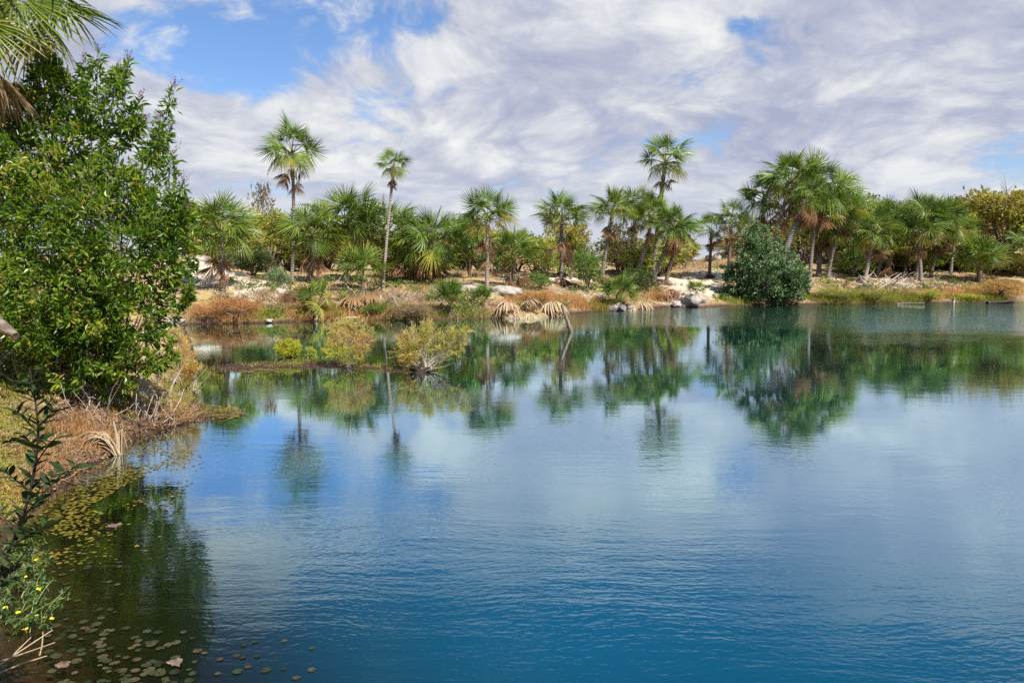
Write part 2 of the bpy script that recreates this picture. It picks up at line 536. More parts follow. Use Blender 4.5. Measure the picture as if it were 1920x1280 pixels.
# ground
m, T = principled('bank earth')
pos = T.n('ShaderNodeNewGeometry').outputs['Position']
n1 = T.noise(pos, 0.55, 6.0, 0.6)
n2 = T.noise(pos, 5.0, 6.0, 0.65)
n3 = T.noise(pos, 28.0, 4.0, 0.6)
soil = T.ramp(n2, [(.25, (.11, .065, .04)), (.45, (.22, .14, .085)), (.6, (.33, .225, .14)), (.78, (.43, .33, .215))])
dry = T.ramp(n2, [(.3, (.20, .155, .06)), (.55, (.34, .26, .11)), (.75, (.42, .36, .18))])
soil = T.mix(T.rng(n1, .42, .60), soil, dry)
sand = T.ramp(n2, [(.25, (.36, .29, .22)), (.5, (.50, .43, .345)), (.75, (.60, .535, .455))])
sa = T.n('ShaderNodeAttribute', attribute_name='sand').outputs['Fac']
sf = T.rng(T.math('ADD', sa, T.math('MULTIPLY', T.math('SUBTRACT', T.noise(pos, 1.3, 6.0, .65), .5), 1.1)), .38, .62)
col = T.mix(sf, soil, sand)
speck = T.rng(n3, .60, .72)
col = T.mix(T.math('MULTIPLY', speck, .45), col, (.16, .10, .06))
wet = T.n('ShaderNodeAttribute', attribute_name='wet').outputs['Fac']
mud = T.ramp(n2, [(.3, (.018, .009, .005)), (.6, (.055, .028, .015)), (.8, (.11, .066, .04))])
col = T.mix(wet, col, mud)
hh = T.math('ADD', T.math('MULTIPLY', n2, 0.7), T.math('MULTIPLY', n3, 0.3))
b = T.n('ShaderNodeBump', {'Height': hh, 'Strength': 0.8, 'Distance': 0.08})
p = T.n('ShaderNodeBsdfPrincipled', {'Base Color': col, 'Roughness': T.rng(wet, 0, 1, .95, .6), 'Normal': b.outputs[0], 'Specular IOR Level': 0.25})
T.n('ShaderNodeOutputMaterial', {0: p})
M['ground'] = m

# water
m, T = principled('lake water')
pos = T.n('ShaderNodeNewGeometry').outputs['Position']
ruf = T.n('ShaderNodeAttribute', attribute_name='ruffle').outputs['Fac']
dep = T.n('ShaderNodeAttribute', attribute_name='depth').outputs['Fac']
wp = T.vec('ADD', pos, T.vec('MULTIPLY', T.vec('SUBTRACT', T.n('ShaderNodeTexNoise', {'Vector': pos, 'Scale': 0.25, 'Detail': 2.0}).outputs[1], (.5, .5, .5)), (1.2, 1.2, 0)))
long_w = T.noise(T.vec('MULTIPLY', wp, (0.22, 1.0, 1.0)), 3.0, 2.0, 0.5)
mid_w = T.noise(T.vec('MULTIPLY', wp, (0.25, 1.0, 1.0)), 7.5, 2.0, 0.5)
cap = T.n('ShaderNodeTexNoise', {'Vector': T.vec('MULTIPLY', wp, (0.55, 1.0, 1.0)), 'Scale': 19.0, 'Detail': 2.0, 'Roughness': .5, 'Distortion': .4}).outputs[0]
patch = T.rng(T.noise(T.vec('MULTIPLY', pos, (.6, 1, 1)), 0.22, 3.0, .55), .36, .66)
patch = T.math('ADD', T.math('MULTIPLY', patch, .85), 0.15)
near = T.rng(T.n('ShaderNodeSeparateXYZ', {0: pos}).outputs[1], 7.0, 16.0, 1.7, 0.30)
ampl = T.math('ADD', T.math('MULTIPLY', patch, near), T.math('MULTIPLY', ruf, 7.0))
h = T.math('ADD', T.math('MULTIPLY', long_w, 0.0050), T.math('ADD', T.math('MULTIPLY', mid_w, 0.0034), T.math('MULTIPLY', cap, 0.0026)))
h = T.math('MULTIPLY', h, ampl)
bump = T.n('ShaderNodeBump', {'Height': h, 'Strength': 1.0, 'Distance': 1.0}).outputs[0]
facing = T.n('ShaderNodeLayerWeight', {'Blend': 0.5, 'Normal': bump}).outputs['Facing']
refl = T.ramp(facing, [(0.0, .03), (.5, .05), (.58, .10), (.66, .36), (.74, .70), (.82, .86), (.92, .96), (1.0, 1.0)])
body_c = T.mix(T.rng(T.noise(pos, .12, 2.0), .35, .65), (.001, .037, .068), (.001, .048, .102))
teal = T.rng(T.n('ShaderNodeSeparateXYZ', {0: pos}).outputs[1], 9.0, 30.0)
body_c = T.mix(teal, body_c, (.003, .080, .068))
body_c = T.mix(T.rng(dep, .25, 2.2), (.006, .007, .0025), body_c)
body = T.n('ShaderNodeBsdfDiffuse', {'Color': body_c})
clear = T.n('ShaderNodeBsdfTransparent', {'Color': T.mix(T.rng(dep, 0, .45, 0, 1, False), (.92, .86, .76), (.26, .19, .09))})
murk = T.math('SUBTRACT', 1.0, T.math('POWER', 2.718, T.math('MULTIPLY', dep, -2.6)))
under = T.n('ShaderNodeMixShader', {0: murk, 1: clear, 2: body})
gl = T.n('ShaderNodeBsdfGlossy', {'Color': (.74, .92, .98), 'Roughness': 0.012, 'Normal': bump})
T.n('ShaderNodeOutputMaterial', {0: T.n('ShaderNodeMixShader', {0: refl, 1: under, 2: gl})})
M['water'] = m

# ------------------------------------------------------------------ ground sheet and water
ang = np.concatenate([np.linspace(-180, -44, 60, endpoint=False), np.linspace(-44, 44, 560, endpoint=False), np.linspace(44, 180, 60, endpoint=False)])
ang = np.radians(ang)
rad = np.concatenate([np.exp(np.linspace(math.log(1.2), math.log(8), 70, endpoint=False)), np.linspace(8, 25, 170, endpoint=False), np.linspace(25, 36, 40, endpoint=False),
                      np.linspace(36, 68, 150, endpoint=False), np.exp(np.linspace(math.log(68), math.log(5000), 60))])
A, RR = np.meshgrid(ang, rad, indexing='ij')
GX, GY = np.sin(A) * RR, np.cos(A) * RR
GZ, GS = land(GX, GY)
na, nr = GX.shape
verts = np.stack([GX, GY, GZ], -1).reshape(-1, 3)
z0 = ground(0.0, 0.0)
i0, j0 = np.meshgrid(np.arange(na), np.arange(nr - 1), indexing='ij')
i1 = (i0 + 1) % na
faces = np.stack([i0 * nr + j0, i0 * nr + j0 + 1, i1 * nr + j0 + 1, i1 * nr + j0], -1).reshape(-1, 4)
mb = MB()
mb.add(verts, faces)
ctr = len(verts)
mb.add([(0, 0, z0)], np.zeros((0, 3), dtype=int))
k = np.arange(na)
mb.f.append(np.stack([np.full(na, ctr), k * nr, ((k + 1) % na) * nr], 1))
mb.mi.append(np.zeros(na, dtype=np.int32))
g = mb.obj('ground', M['ground'], smooth=True)
tag(g, kind='structure')
# where the bank is bare pale sand
sand = np.zeros(len(verts) + 1)
for px, py, rw, amp in [(365, 492, 2.6, 1.0), (400, 512, 2.2, .95), (490, 540, 2.0, .85), (455, 528, 2.0, .8), (1010, 520, 3.0, .85), (1075, 520, 2.5, .8), (970, 518, 2.0, .8),
                        (1290, 530, 3.2, .95), (1330, 512, 3.5, .9), (1275, 555, 2.2, .8), (1560, 520, 2.0, .55), (1680, 528, 3.5, .6), (1830, 520, 2.5, .5),
                        (890, 540, 1.8, .6), (80, 800, 1.2, .35), (330, 606, 1.2, .9)]:
    c = hit(px, py)
    d2 = (verts[:, 0] - c.x) ** 2 + ((verts[:, 1] - c.y) * 0.7) ** 2
    sand[:-1] = np.maximum(sand[:-1], amp * np.exp(-d2 / (rw * rw)))
wet = np.zeros(len(verts) + 1)
wet[:-1] = np.clip(1 - (verts[:, 2] - 0.05) / 0.20, 0, 1)
for nm, arr in (('sand', sand), ('wet', wet)):
    at_ = g.data.attributes.new(nm, 'FLOAT', 'POINT')
    at_.data.foreach_set('value', arr.astype(np.float32))

wx = np.concatenate([np.arange(-24, -1, 0.16), np.arange(-1, 90, 0.7)])
wy = np.concatenate([np.arange(1.0, 28, 0.16), np.arange(28, 70, 0.5)])
X, Y = np.meshgrid(wx, wy, indexing='ij')
ZB, SB = land(X, Y)
nx, ny = X.shape
mb = MB()
i0, j0 = np.meshgrid(np.arange(nx - 1), np.arange(ny - 1), indexing='ij')
mb.add(np.stack([X, Y, np.zeros_like(X)], -1).reshape(-1, 3),
       np.stack([i0 * ny + j0, (i0 + 1) * ny + j0, (i0 + 1) * ny + j0 + 1, i0 * ny + j0 + 1], -1).reshape(-1, 4))
wtr = mb.obj('water', M['water'])
tag(wtr, kind='structure')
depth = np.clip(-ZB, 0, 8).ravel()
rat = X / Y
ruf = sstep(.02, .12, rat) * sstep(33, 42, Y + 8 * fbm(X * .12, Y * .12, 3)) * .55 + sstep(.33, .5, rat) * sstep(26, 40, Y + 9 * fbm(X * .1 + 9, Y * .3, 3)) * 1.0
ruf = ruf * (0.7 + 0.8 * (fbm(X * .5, Y * .9, 3) + .3))
for nm, arr in (('depth', depth), ('ruffle', np.clip(ruf, 0, 1).ravel())):
    at_ = wtr.data.attributes.new(nm, 'FLOAT', 'POINT')
    at_.data.foreach_set('value', arr.astype(np.float32))


# ------------------------------------------------------------------ fan palm fronds (unit length, growing along +X)
def frond_mesh(seed, kind, blade_mat, pet_mat):
    rng = np.random.default_rng(seed)
    P = dict(pet=.50, free=.36, arch=-.05, pitch=20, span=285, nseg=30, droop=.22, fold=.25, blade=.51)
    P.update({'up': dict(pitch=0, span=215, droop=.12, fold=.0, arch=.03, nseg=26), 'mid': dict(pitch=14, span=265, droop=.20, fold=.12, arch=-.02),
              'droop': dict(pitch=34, span=265, droop=.26, arch=-.07, fold=.25), 'dead': dict(pitch=42, span=110, droop=.25, fold=.9, arch=-.36, pet=.30, nseg=22, blade=.42, free=.62),
              'fallen': dict(pitch=34, span=215, droop=.5, fold=.35, arch=.02, pet=.25, nseg=26, blade=.75, free=.72)}[kind])
    mb, pm = MB(), MB()
    n = 5
    t = np.linspace(0, 1, n)
    jy = rng.normal(0, .03)
    pts = np.stack([P['pet'] * t, jy * t ** 2, P['arch'] * t ** 2.2], 1)
    tube(pm, pts, np.linspace(.017, .008, n), 5, .6, 0)
    end = pts[-1]
    base_ang = math.atan2(P['arch'] * 2.2, P['pet'])
    pa = base_ang - R(P['pitch'])
    ax = np.array([math.cos(pa), jy * 1.5, math.sin(pa)])
    ax = ax / np.linalg.norm(ax)
    side = np.cross([0, 0, 1.0], ax)
    side /= np.linalg.norm(side)
    nrm = np.cross(ax, side)
    span = R(P['span'])
    ns = P['nseg']
    dth = span / ns
    Rb = P['blade']
    st = np.array([0.04, .32, .58, .82, 1.0])
    for i in range(ns):
        a = -span / 2 + (i + .5) * dth + rng.normal(0, .03)
        L = Rb * (.70 + .30 * math.cos(a / 2)) * rng.uniform(.9, 1.08)
        fw = math.cos(a)
        d = ax * fw + side * math.sin(a) - nrm * P['fold'] * abs(math.sin(a)) ** 1.3
        d = d / np.linalg.norm(d)
        # costa: segments spring from a short curved midrib
        o = end + ax * .10 * Rb * max(fw, 0)
        w = np.cross(nrm, d)
        w /= np.linalg.norm(w)
        up = np.cross(d, w)
        dr = P['droop'] * rng.uniform(.4, 1.8)
        fr_ = P['free']
        hw = np.where(st <= fr_, st * L * dth * .54, fr_ * L * dth * .52 * np.clip((1 - st) / (1 - fr_), 0, 1) ** .55)
        rows = []
        for s, hwk in zip(st, hw):
            c = o + d * L * s + np.array([0, 0, -1.0]) * dr * L * max(s - .25, 0) ** 2.4 * 2.2
            # keep length under droop
            if s > .3:
                c = c - d * L * dr * .35 * (s - .3) ** 2
            rows.append((c - w * hwk + up * hwk * .35, c - up * hwk * .35, c + w * hwk + up * hwk * .35))
        v = np.array([p for r_ in rows[:-1] for p in r_] + [rows[-1][1]])
        f = []
        for k_ in range(len(rows) - 2):
            b0, b1 = k_ * 3, (k_ + 1) * 3
            f += [(b0, b0 + 1, b1 + 1, b1), (b0 + 1, b0 + 2, b1 + 2, b1 + 1)]
        tl = len(rows) - 2
        nv = len(v) - 1
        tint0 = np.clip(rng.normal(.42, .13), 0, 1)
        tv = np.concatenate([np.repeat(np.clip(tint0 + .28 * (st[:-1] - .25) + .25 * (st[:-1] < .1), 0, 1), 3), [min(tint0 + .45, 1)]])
        k0 = mb.n
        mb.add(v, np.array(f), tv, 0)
        mb.f.append(np.array([(tl * 3, tl * 3 + 1, nv), (tl * 3 + 1, tl * 3 + 2, nv)]) + k0)
        mb.mi.append(np.zeros(2, dtype=np.int32))
    return pm.mesh('petiole', [pet_mat]), mb.mesh('blade', [blade_mat])


FR = {}
for kd, nvar in (('up', 3), ('mid', 4), ('droop', 3)):
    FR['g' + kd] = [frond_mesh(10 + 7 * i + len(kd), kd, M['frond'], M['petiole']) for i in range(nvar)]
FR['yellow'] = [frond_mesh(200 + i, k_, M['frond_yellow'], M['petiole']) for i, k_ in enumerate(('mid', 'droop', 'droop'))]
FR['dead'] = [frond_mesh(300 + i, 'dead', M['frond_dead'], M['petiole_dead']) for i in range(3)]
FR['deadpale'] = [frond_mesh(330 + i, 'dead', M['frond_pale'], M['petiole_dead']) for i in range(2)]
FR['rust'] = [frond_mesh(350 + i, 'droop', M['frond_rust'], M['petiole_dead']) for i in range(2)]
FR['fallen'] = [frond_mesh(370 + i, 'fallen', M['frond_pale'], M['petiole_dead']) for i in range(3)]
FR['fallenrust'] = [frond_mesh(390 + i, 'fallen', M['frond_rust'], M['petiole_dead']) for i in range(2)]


def place_frond(root, kind, name, loc, az, el, sc, rng, roll=None):
    pm, bm_ = FR[kind][int(rng.integers(len(FR[kind])))]
    o = new_obj(name, pm, root, loc)
    new_obj('blade', bm_, o)
    o.rotation_mode = 'XYZ'
    roll = rng.normal(0, R(22)) if roll is None else roll
    m3 = Matrix.Rotation(az, 3, 'Z') @ Matrix.Rotation(-el, 3, 'Y') @ Matrix.Rotation(roll, 3, 'X')
    o.rotation_euler = m3.to_euler()
    o.scale = (sc * rng.uniform(.88, 1.14), sc * rng.uniform(.85, 1.1), sc)
    return o


def palm(label, base, hub, Rm, tr, seed, n=22, lo=-35, ny=3, nd=2, ndp=0, nrust=0, bark='palm_bark', mound=0.0, group='fan palms along the far bank', name='fan_palm', bow=0.0, cat='palm', skirt=0.0):
    rng = np.random.default_rng(seed)
    base, hub = Vector(base), Vector(hub)
    root = empty(name, base, label, cat, group)
    h = hub - base
    H = h.length
    if tr > 0:
        mb = MB()
        nn = max(8, int(H / .35))
        t = np.linspace(0, 1, nn)
        bend = np.sin(t * math.pi) * bow
        pts = np.stack([h.x * t ** 1.15 + bend, h.y * t, h.z * t], 1)
        pts[0, 2] -= .25
        rr = tr * (1.0 - .22 * t + .35 * np.exp(-t * H / .25) + .18 * np.exp(-(1 - t) * H / .35))
        rr = rr * (1 + rng.uniform(-.04, .04, nn))
        tube(mb, pts, rr, 10, np.clip(.55 + rng.normal(0, .16, nn).repeat(10), 0, 1) if False else .55, 0)
        # old leaf bases under the crown
        for k_ in range(10):
            a = k_ * 2.4
            zz_ = hub - base - h.normalized() * rng.uniform(.02, .10) * Rm
            p0 = np.array(zz_)
            dirv = np.array([math.cos(a), math.sin(a), 1.1])
            tube(mb, [p0, p0 + dirv * .10 * Rm], [tr * .35, tr * .15], 4, .35, 0)
        mb.obj('trunk', M[bark], root, smooth=True)
    if mound > 0:
        mb = MB()
        for k_ in range(46):
            a = rng.uniform(0, 2 * math.pi)
            ln = mound * rng.uniform(.5, 1.2)
            top = np.array([math.cos(a) * tr * .6, math.sin(a) * tr * .6, rng.uniform(.05, .55) * mound])
            p2 = np.array([math.cos(a) * ln, math.sin(a) * ln, -.15])
            tube(mb, bez(top, (top + p2) / 2 + np.array([0, 0, .25 * mound]), p2, 4), [.035, .03, .02, .01], 4, rng.uniform(.2, .9), 0)
        mb.obj('root_mass', M['roots'], root)
    top = hub - base
    ga = 2.39996
    a0 = rng.uniform(0, 6.28)
    for i in range(n):
        u = i / max(n - 1, 1)
        el = math.degrees(math.asin(.985 - (.985 - math.sin(R(min(lo + 29, 60)))) * u)) + rng.normal(0, 5)
        kd = 'gup' if el > 50 else ('gmid' if el > 8 else 'gdroop')
        if i >= n - ny and i % 2 == 0 or i == n - 1 and ny:
            kd = 'yellow'
        sc = Rm * (0.84 + .20 * math.sin(math.pi * min(u * .9 + .12, 1))) * rng.uniform(.92, 1.08)
        off = h.normalized() * (Rm * .10 * (1 - u))
        place_frond(root, kd, 'frond', top + off, a0 + i * ga, R(el), sc, rng, rng.normal(0, R(48 if el > 5 else 20)))
    for i in range(nd):
        place_frond(root, 'dead', 'dead_frond', top - h.normalized() * Rm * rng.uniform(.05, .22 + skirt), a0 + i * ga + 1.1, R(rng.uniform(-38, -8)), Rm * rng.uniform(.65, 1.0), rng)
    for i in range(ndp):
        place_frond(root, 'deadpale', 'dead_frond', top - h.normalized() * Rm * rng.uniform(.05, .25), rng.uniform(-2.9, -.2), R(rng.uniform(-60, -15)), Rm * rng.uniform(.7, .95), rng)
    for i in range(nrust):
        place_frond(root, 'rust', 'dead_frond', top - h.normalized() * Rm * (.06 + .12 * i), R(-80 + 30 * (i % 2) + rng.normal(0, 8)), R(rng.uniform(-30, -8)), Rm * rng.uniform(.9, 1.1), rng, 0.0)
    return root


def palm_px(label, base_px, hub_px, Rpx, wpx, seed, dist=None, **kw):
    """a palm whose foot is seen at base_px; its crown's centre at hub_px"""
    if dist is None:
        b = hit(*base_px)
    else:
        b = at(base_px[0], base_px[1], dist)
        b.z = ground(b.x, b.y)
    s = b.y / F
    hub = at(hub_px[0], hub_px[1], b.y + kw.pop('dy', 0.0))
    kw['nd'] = kw.get('nd', 2) + 3
    kw['n'] = int(kw.get('n', 22) * 1.05)
    return palm(label, b, hub, Rpx * s * (.86 if hub_px[0] < 1000 else .79), wpx * .41 * s, seed, **kw)


palm_px('short palm with wide crown and hanging brown dead fronds on the pale sand', (418, 545), (415, 443), 92, 11, 1, n=26, ny=4, nd=7, mound=0, skirt=.35, lo=-30)
palm_px('tallest slim palm rising straight above the left scrub', (547, 533), (548, 292), 76, 8.5, 2, n=18, lo=-40, ny=3, nd=5, mound=.3, skirt=.2, bow=.1)
palm_px('thin leaning palm with a small round crown and a pale trunk', (718, 545), (738, 317), 43, 7, 3, n=17, lo=-35, ny=4, nd=4, bark='palm_bark_pale', skirt=.2)
palm_px('squat palm with pale dry sheaths just right of the tallest trunk', (581, 522), (585, 448), 84, 13, 4, dist=46, n=22, lo=-35, ny=2, nd=5, bark='palm_bark_dark', ndp=2)
palm_px('broad palm with several tan drooping fronds, tallest of the left thicket', (648, 505), (650, 428), 96, 12, 5, dist=48, n=30, lo=-40, ny=6, nd=3, ndp=2, bark='palm_bark_dark')
palm_px('dark green palm behind the thin leaning trunk', (722, 510), (722, 445), 90, 10, 6, dist=50, n=26, lo=-40, ny=3, nd=4)
palm_px('palm with a low crown and brown skirt right of the thin leaning palm', (772, 520), (770, 470), 74, 12, 7, dist=49, n=20, lo=-45, ny=3, nd=8, bark='palm_bark_dark')
palm_px('dense palm with one large yellow frond hanging to the front', (797, 532), (805, 462), 88, 11, 8, n=28, lo=-48, ny=5, nd=6, bark='palm_bark_dark')
palm_px('palm with open crown and a hanging pale dead frond on its right side', (913, 550), (914, 416), 72, 9.5, 9, n=20, lo=-28, ny=5, nd=7, ndp=2, skirt=.5, bark='palm_bark_pale')
palm_px('half grown palm with upright yellow stalks beside the open crowned palm', (956, 545), (962, 490), 74, 11, 10, n=17, lo=-5, ny=2, nd=9, bark='palm_bark_dark')
palm_px('round crowned palm on a root mound at the middle of the bank', (1053, 535), (1053, 416), 74, 9, 11, n=23, lo=-25, ny=4, nd=8, mound=.95, skirt=.5)
palm_px('leaning palm with a ragged left side, first of the central cluster', (1128, 528), (1148, 402), 66, 9, 12, n=20, lo=-30, ny=3, nd=4, ndp=2, mound=.7)
palm_px('palm with an ivy wrapped trunk in the central cluster', (1180, 508), (1193, 394), 64, 9, 13, n=22, lo=-38, ny=3, nd=4)
palm_px('slanting palm in front of the tall one in the central cluster', (1190, 522), (1222, 410), 64, 10, 14, n=22, lo=-38, ny=3, nd=3, ndp=2, bow=.2)
palm_px('tall palm with orange lower fronds rising above the central cluster', (1224, 520), (1247, 308), 72, 11, 15, n=19, lo=-42, ny=6, nd=1, mound=.5)
palm_px('steeply leaning palm with a brown dead fan beside the sandy path', (1222, 536), (1262, 432), 66, 10, 16, n=22, lo=-40, ny=4, nd=3, nrust=1, mound=.9)
palm_px('short palm with yellow fronds at the right end of the central cluster', (1248, 533), (1272, 440), 60, 9, 17, n=18, lo=-40, ny=5, nd=5, mound=.5, bark='palm_bark_dark')
palm_px('small palm with a curved neck standing by the sandy path', (1330, 522), (1334, 436), 50, 7.5, 18, n=15, lo=-25, ny=2, nd=4, mound=.6, bark='palm_bark_dark')
palm_px('small upright palm half hidden behind the grey green bush', (1366, 500), (1371, 420), 55, 8.5, 19, dist=59, n=18, lo=-30, ny=2, nd=6, bark='palm_bark_dark')
# the big clump
CL = 'palms of the tall clump above the grey green bush'
palm_px('dark palm at the left edge of the tall clump', (1422, 520), (1433, 378), 70, 10, 20, dist=60, n=22, lo=-40, ny=2, nd=4, group=CL, bark='palm_bark_dark')
palm_px('leaning palm with slim grey trunk, upper left of the tall clump', (1430, 528), (1482, 345), 84, 10, 21, dist=58, n=24, lo=-40, ny=3, nd=5, group=CL, skirt=.5)
palm_px('leaning thick trunked palm with two rust coloured fans', (1448, 532), (1512, 372), 62, 15, 22, dist=57, n=14, lo=-50, ny=2, nd=6, nrust=3, group=CL, skirt=.3)
palm_px('highest dense palm at the middle of the tall clump', (1518, 515), (1532, 362), 92, 9, 23, dist=60, n=30, lo=-50, ny=3, nd=5, group=CL)
palm_px('straight trunked palm with low hanging green fronds in the tall clump', (1535, 517), (1540, 412), 84, 11, 24, n=24, lo=-55, ny=3, nd=4, ndp=2, group=CL)
palm_px('palm with dry yellowed fronds on the right of the tall clump', (1552, 515), (1580, 402), 70, 8, 25, dist=62, n=22, lo=-50, ny=9, nd=4, group=CL)
palm_px('low palm with a pale hanging frond below the tall clump', (1556, 512), (1558, 442), 56, 8, 26, dist=63, n=15, lo=-40, ny=5, nd=3, ndp=3, group=CL)
# right group
RG = 'palms of the shaggy group on the right bank'
palm_px('palm with pale peeling trunk at the left of the shaggy group', (1621, 528), (1640, 442), 66, 10, 27, n=20, lo=-45, ny=4, nd=3, ndp=2, group=RG, bark='palm_bark_pale')
palm_px('palm with tall pointed green fronds left in the shaggy group', (1645, 522), (1664, 432), 70, 10, 28, n=24, lo=-40, ny=4, nd=3, ndp=2, group=RG)
palm_px('half grown palm with orange stalks among the roots', (1666, 522), (1668, 478), 58, 8, 29, n=13, lo=0, ny=4, nd=5, group=RG, bark='palm_bark_dark')
palm_px('highest palm of the shaggy group with a rust fan', (1718, 515), (1736, 416), 76, 9, 30, dist=64, n=28, lo=-45, ny=3, nd=4, nrust=1, group=RG)
palm_px('leaning palm with pale trunk in the middle of the shaggy group', (1727, 514), (1722, 442), 62, 9, 31, dist=63, n=20, lo=-40, ny=3, nd=2, ndp=2, group=RG)
palm_px('dark palm at the right of the shaggy group', (1745, 514), (1768, 424), 72, 8, 32, dist=65, n=26, lo=-45, ny=3, nd=4, ndp=1, group=RG, bark='palm_bark_dark')
palm_px('slim palm between the tall clump and the pale peeling palm', (1598, 514), (1602, 436), 58, 7.5, 35, dist=66, n=18, lo=-35, ny=4, nd=3, group=RG)
palm_px('slim palm rising last on the right of the shaggy group', (1782, 514), (1792, 436), 60, 7.5, 36, dist=67, n=20, lo=-35, ny=3, nd=3, group=RG)
palm_px('slim palm in the gap between pointed fronds and the highest shaggy palm', (1697, 514), (1696, 446), 54, 7, 37, dist=67, n=18, lo=-35, ny=4, nd=4, group=RG, bark='palm_bark_pale')
palm_px('small dark palm left of the half hidden upright palm', (1402, 512), (1404, 432), 50, 7, 38, dist=64, n=16, lo=-30, ny=2, nd=4, bark='palm_bark_dark')
palm_px('young stemless palm spreading wide in front of the right hill', (1838, 530), (1836, 508), 82, 13, 33, n=22, lo=5, ny=4, nd=2, group='young palms', bark='palm_bark_dark')
palm_px('palm with ragged dry fronds cut off by the right edge of the photo', (1925, 530), (1925, 470), 60, 8, 34, n=18, lo=-40, ny=4, nd=3)
# young palms
YG = 'young palms'
palm_px('young palm hanging two yellow green fans over the water', (592, 600), (592, 582), 74, 5, 40, n=9, lo=0, ny=6, nd=0, group=YG, bark='palm_bark_pale', ndp=1)
palm_px('young palm with bright fans among the debris below the thicket', (680, 550), (680, 528), 80, 9, 41, n=15, lo=10, ny=2, nd=2, ndp=1, group=YG, bark='palm_bark_dark')
palm_px('clump of young palm leaves at the water below the dense palm', (845, 596), (845, 578), 62, 8, 42, n=14, lo=25, ny=1, nd=1, group=YG, bark='palm_bark_dark')
palm_px('small young palm right of the leafy clump at the water', (905, 580), (905, 572), 46, 6, 43, n=11, lo=20, ny=0, nd=1, group=YG, bark='palm_bark_dark')
palm_px('round bushy young palm over white stones at the water', (1163, 580), (1163, 565), 64, 9, 44, n=18, lo=5, ny=2, nd=3, group=YG, bark='palm_bark_dark')
palm_px('smallest young palm standing on the sandy landing', (1307, 566), (1307, 552), 38, 6, 45, n=11, lo=10, ny=1, nd=3, group=YG, bark='palm_bark_dark')
# near palm behind the left tree
b = at(-150, 800, 14.2)
b.z = ground(b.x, b.y)
palm('large near palm with long hanging fronds at the top left corner', b, at(-4, 18, 14.2), 1.85, .14, 50, n=24, lo=-50, ny=5, nd=2, ndp=3, group=None)


# ------------------------------------------------------------------ shrubs and trees
def crown_from_lobes(rng, lobes, tips_per, leaves_per, size, aspect=.35, clump=.16, spread=.7, droop=.0, squash=.85, inner=.25, base=(0, 0, 0), twig=True, tr=.03, tip_r=.004, wood=None, flat=.5, leaf_mi=0):
    """leaf clumps through the outer volume of overlapping lobes, with limbs from the base to every lobe and twigs to the clumps"""
    fol, wd = MB(), wood if wood is not None else MB()
    for (cx, cy, cz, r) in lobes:
        c = np.array([cx, cy, cz])
        n = max(9, int(tips_per * r * r * 30))
        d = unit(rng.normal(0, 1, (n, 3)))
        rad_ = r * np.where(rng.uniform(0, 1, n) < inner, rng.uniform(.3, .8, n), rng.uniform(.8, 1.12, n))
        tips = c + d * rad_[:, None] * np.array([1, 1, squash])
        tips = tips[tips[:, 2] > base[2] + .02]
        d = unit(tips - c)
        if len(tips) == 0:
            continue
        k_ = leaves_per
        pos = np.repeat(tips, k_, 0) + rng.normal(0, clump * r * .6, (len(tips) * k_, 3))
        out = np.repeat(d, k_, 0) + np.array([0, 0, .35])
        ct = np.repeat(rng.normal(0, .21, len(tips)), k_)
        tint = np.clip(rng.beta(2, 2.2, len(pos)) + ct, 0, 1)
        leaves(fol, pos, out, rng, size, aspect, spread, flat, tint, leaf_mi, droop=droop)
        if twig:
            b0 = np.array(base) + rng.normal(0, .02, 3) * np.array([1, 1, 0])
            midp = b0 * .5 + c * .5 + np.array([(b0[0] - c[0]) * .15, (b0[1] - c[1]) * .15, .10 * r])
            rr_ = max(tr * (r / .3), tip_r * 2)
            tube(wd, bez(b0, midp, c, 7), np.linspace(rr_, rr_ * .45, 7), 5, .5, 0, cap=False)
            for tp in tips[rng.permutation(len(tips))[:min(24, max(3, len(tips) // 3))]]:
                m_ = (c + tp) / 2 + rng.normal(0, .08 * r, 3)
                tube(wd, bez(c, m_, tp, 4), np.linspace(rr_ * .35, tip_r, 4), 3, .5, 0, cap=False)
    return fol, wd


def shrub_mesh(seed, tall=False, leaf=.06, aspect=.42, tips=1.0, per=20, nl=8, sparse=False):
    rng = np.random.default_rng(seed)
    lobes = []
    for i in range(nl):
        a = i * 2.4 + rng.uniform(-.4, .4)
        if tall:
            rr_, z = rng.uniform(.05, .34), rng.uniform(.45, .84)
            lobes.append((math.cos(a) * rr_, math.sin(a) * rr_, z, rng.uniform(.13, .2)))
        else:
            rr_, z = .34 * math.sqrt((i + .5) / nl), 0
            z = rng.uniform(.22, .30) + (.44 - rr_) * rng.uniform(.6, 1.2)
            lobes.append((math.cos(a) * rr_, math.sin(a) * rr_, z, rng.uniform(.16, .25)))
    return crown_from_lobes(rng, lobes, tips * (12 if not tall else 15), per, leaf, aspect, clump=.30, inner=.25, tr=.022, tip_r=.003)


SH = {}
for key, kw in {'round': dict(), 'loose': dict(per=13, tips=.9, leaf=.07), 'tall': dict(tall=True, nl=11), 'airy': dict(tall=True, nl=9, per=9, tips=.8, leaf=.06),
                'fine': dict(leaf=.045, aspect=.22, per=26)}.items():
    SH[key] = [shrub_mesh(500 + 31 * i + len(key), **kw) for i in range(3)]
_cache = {}


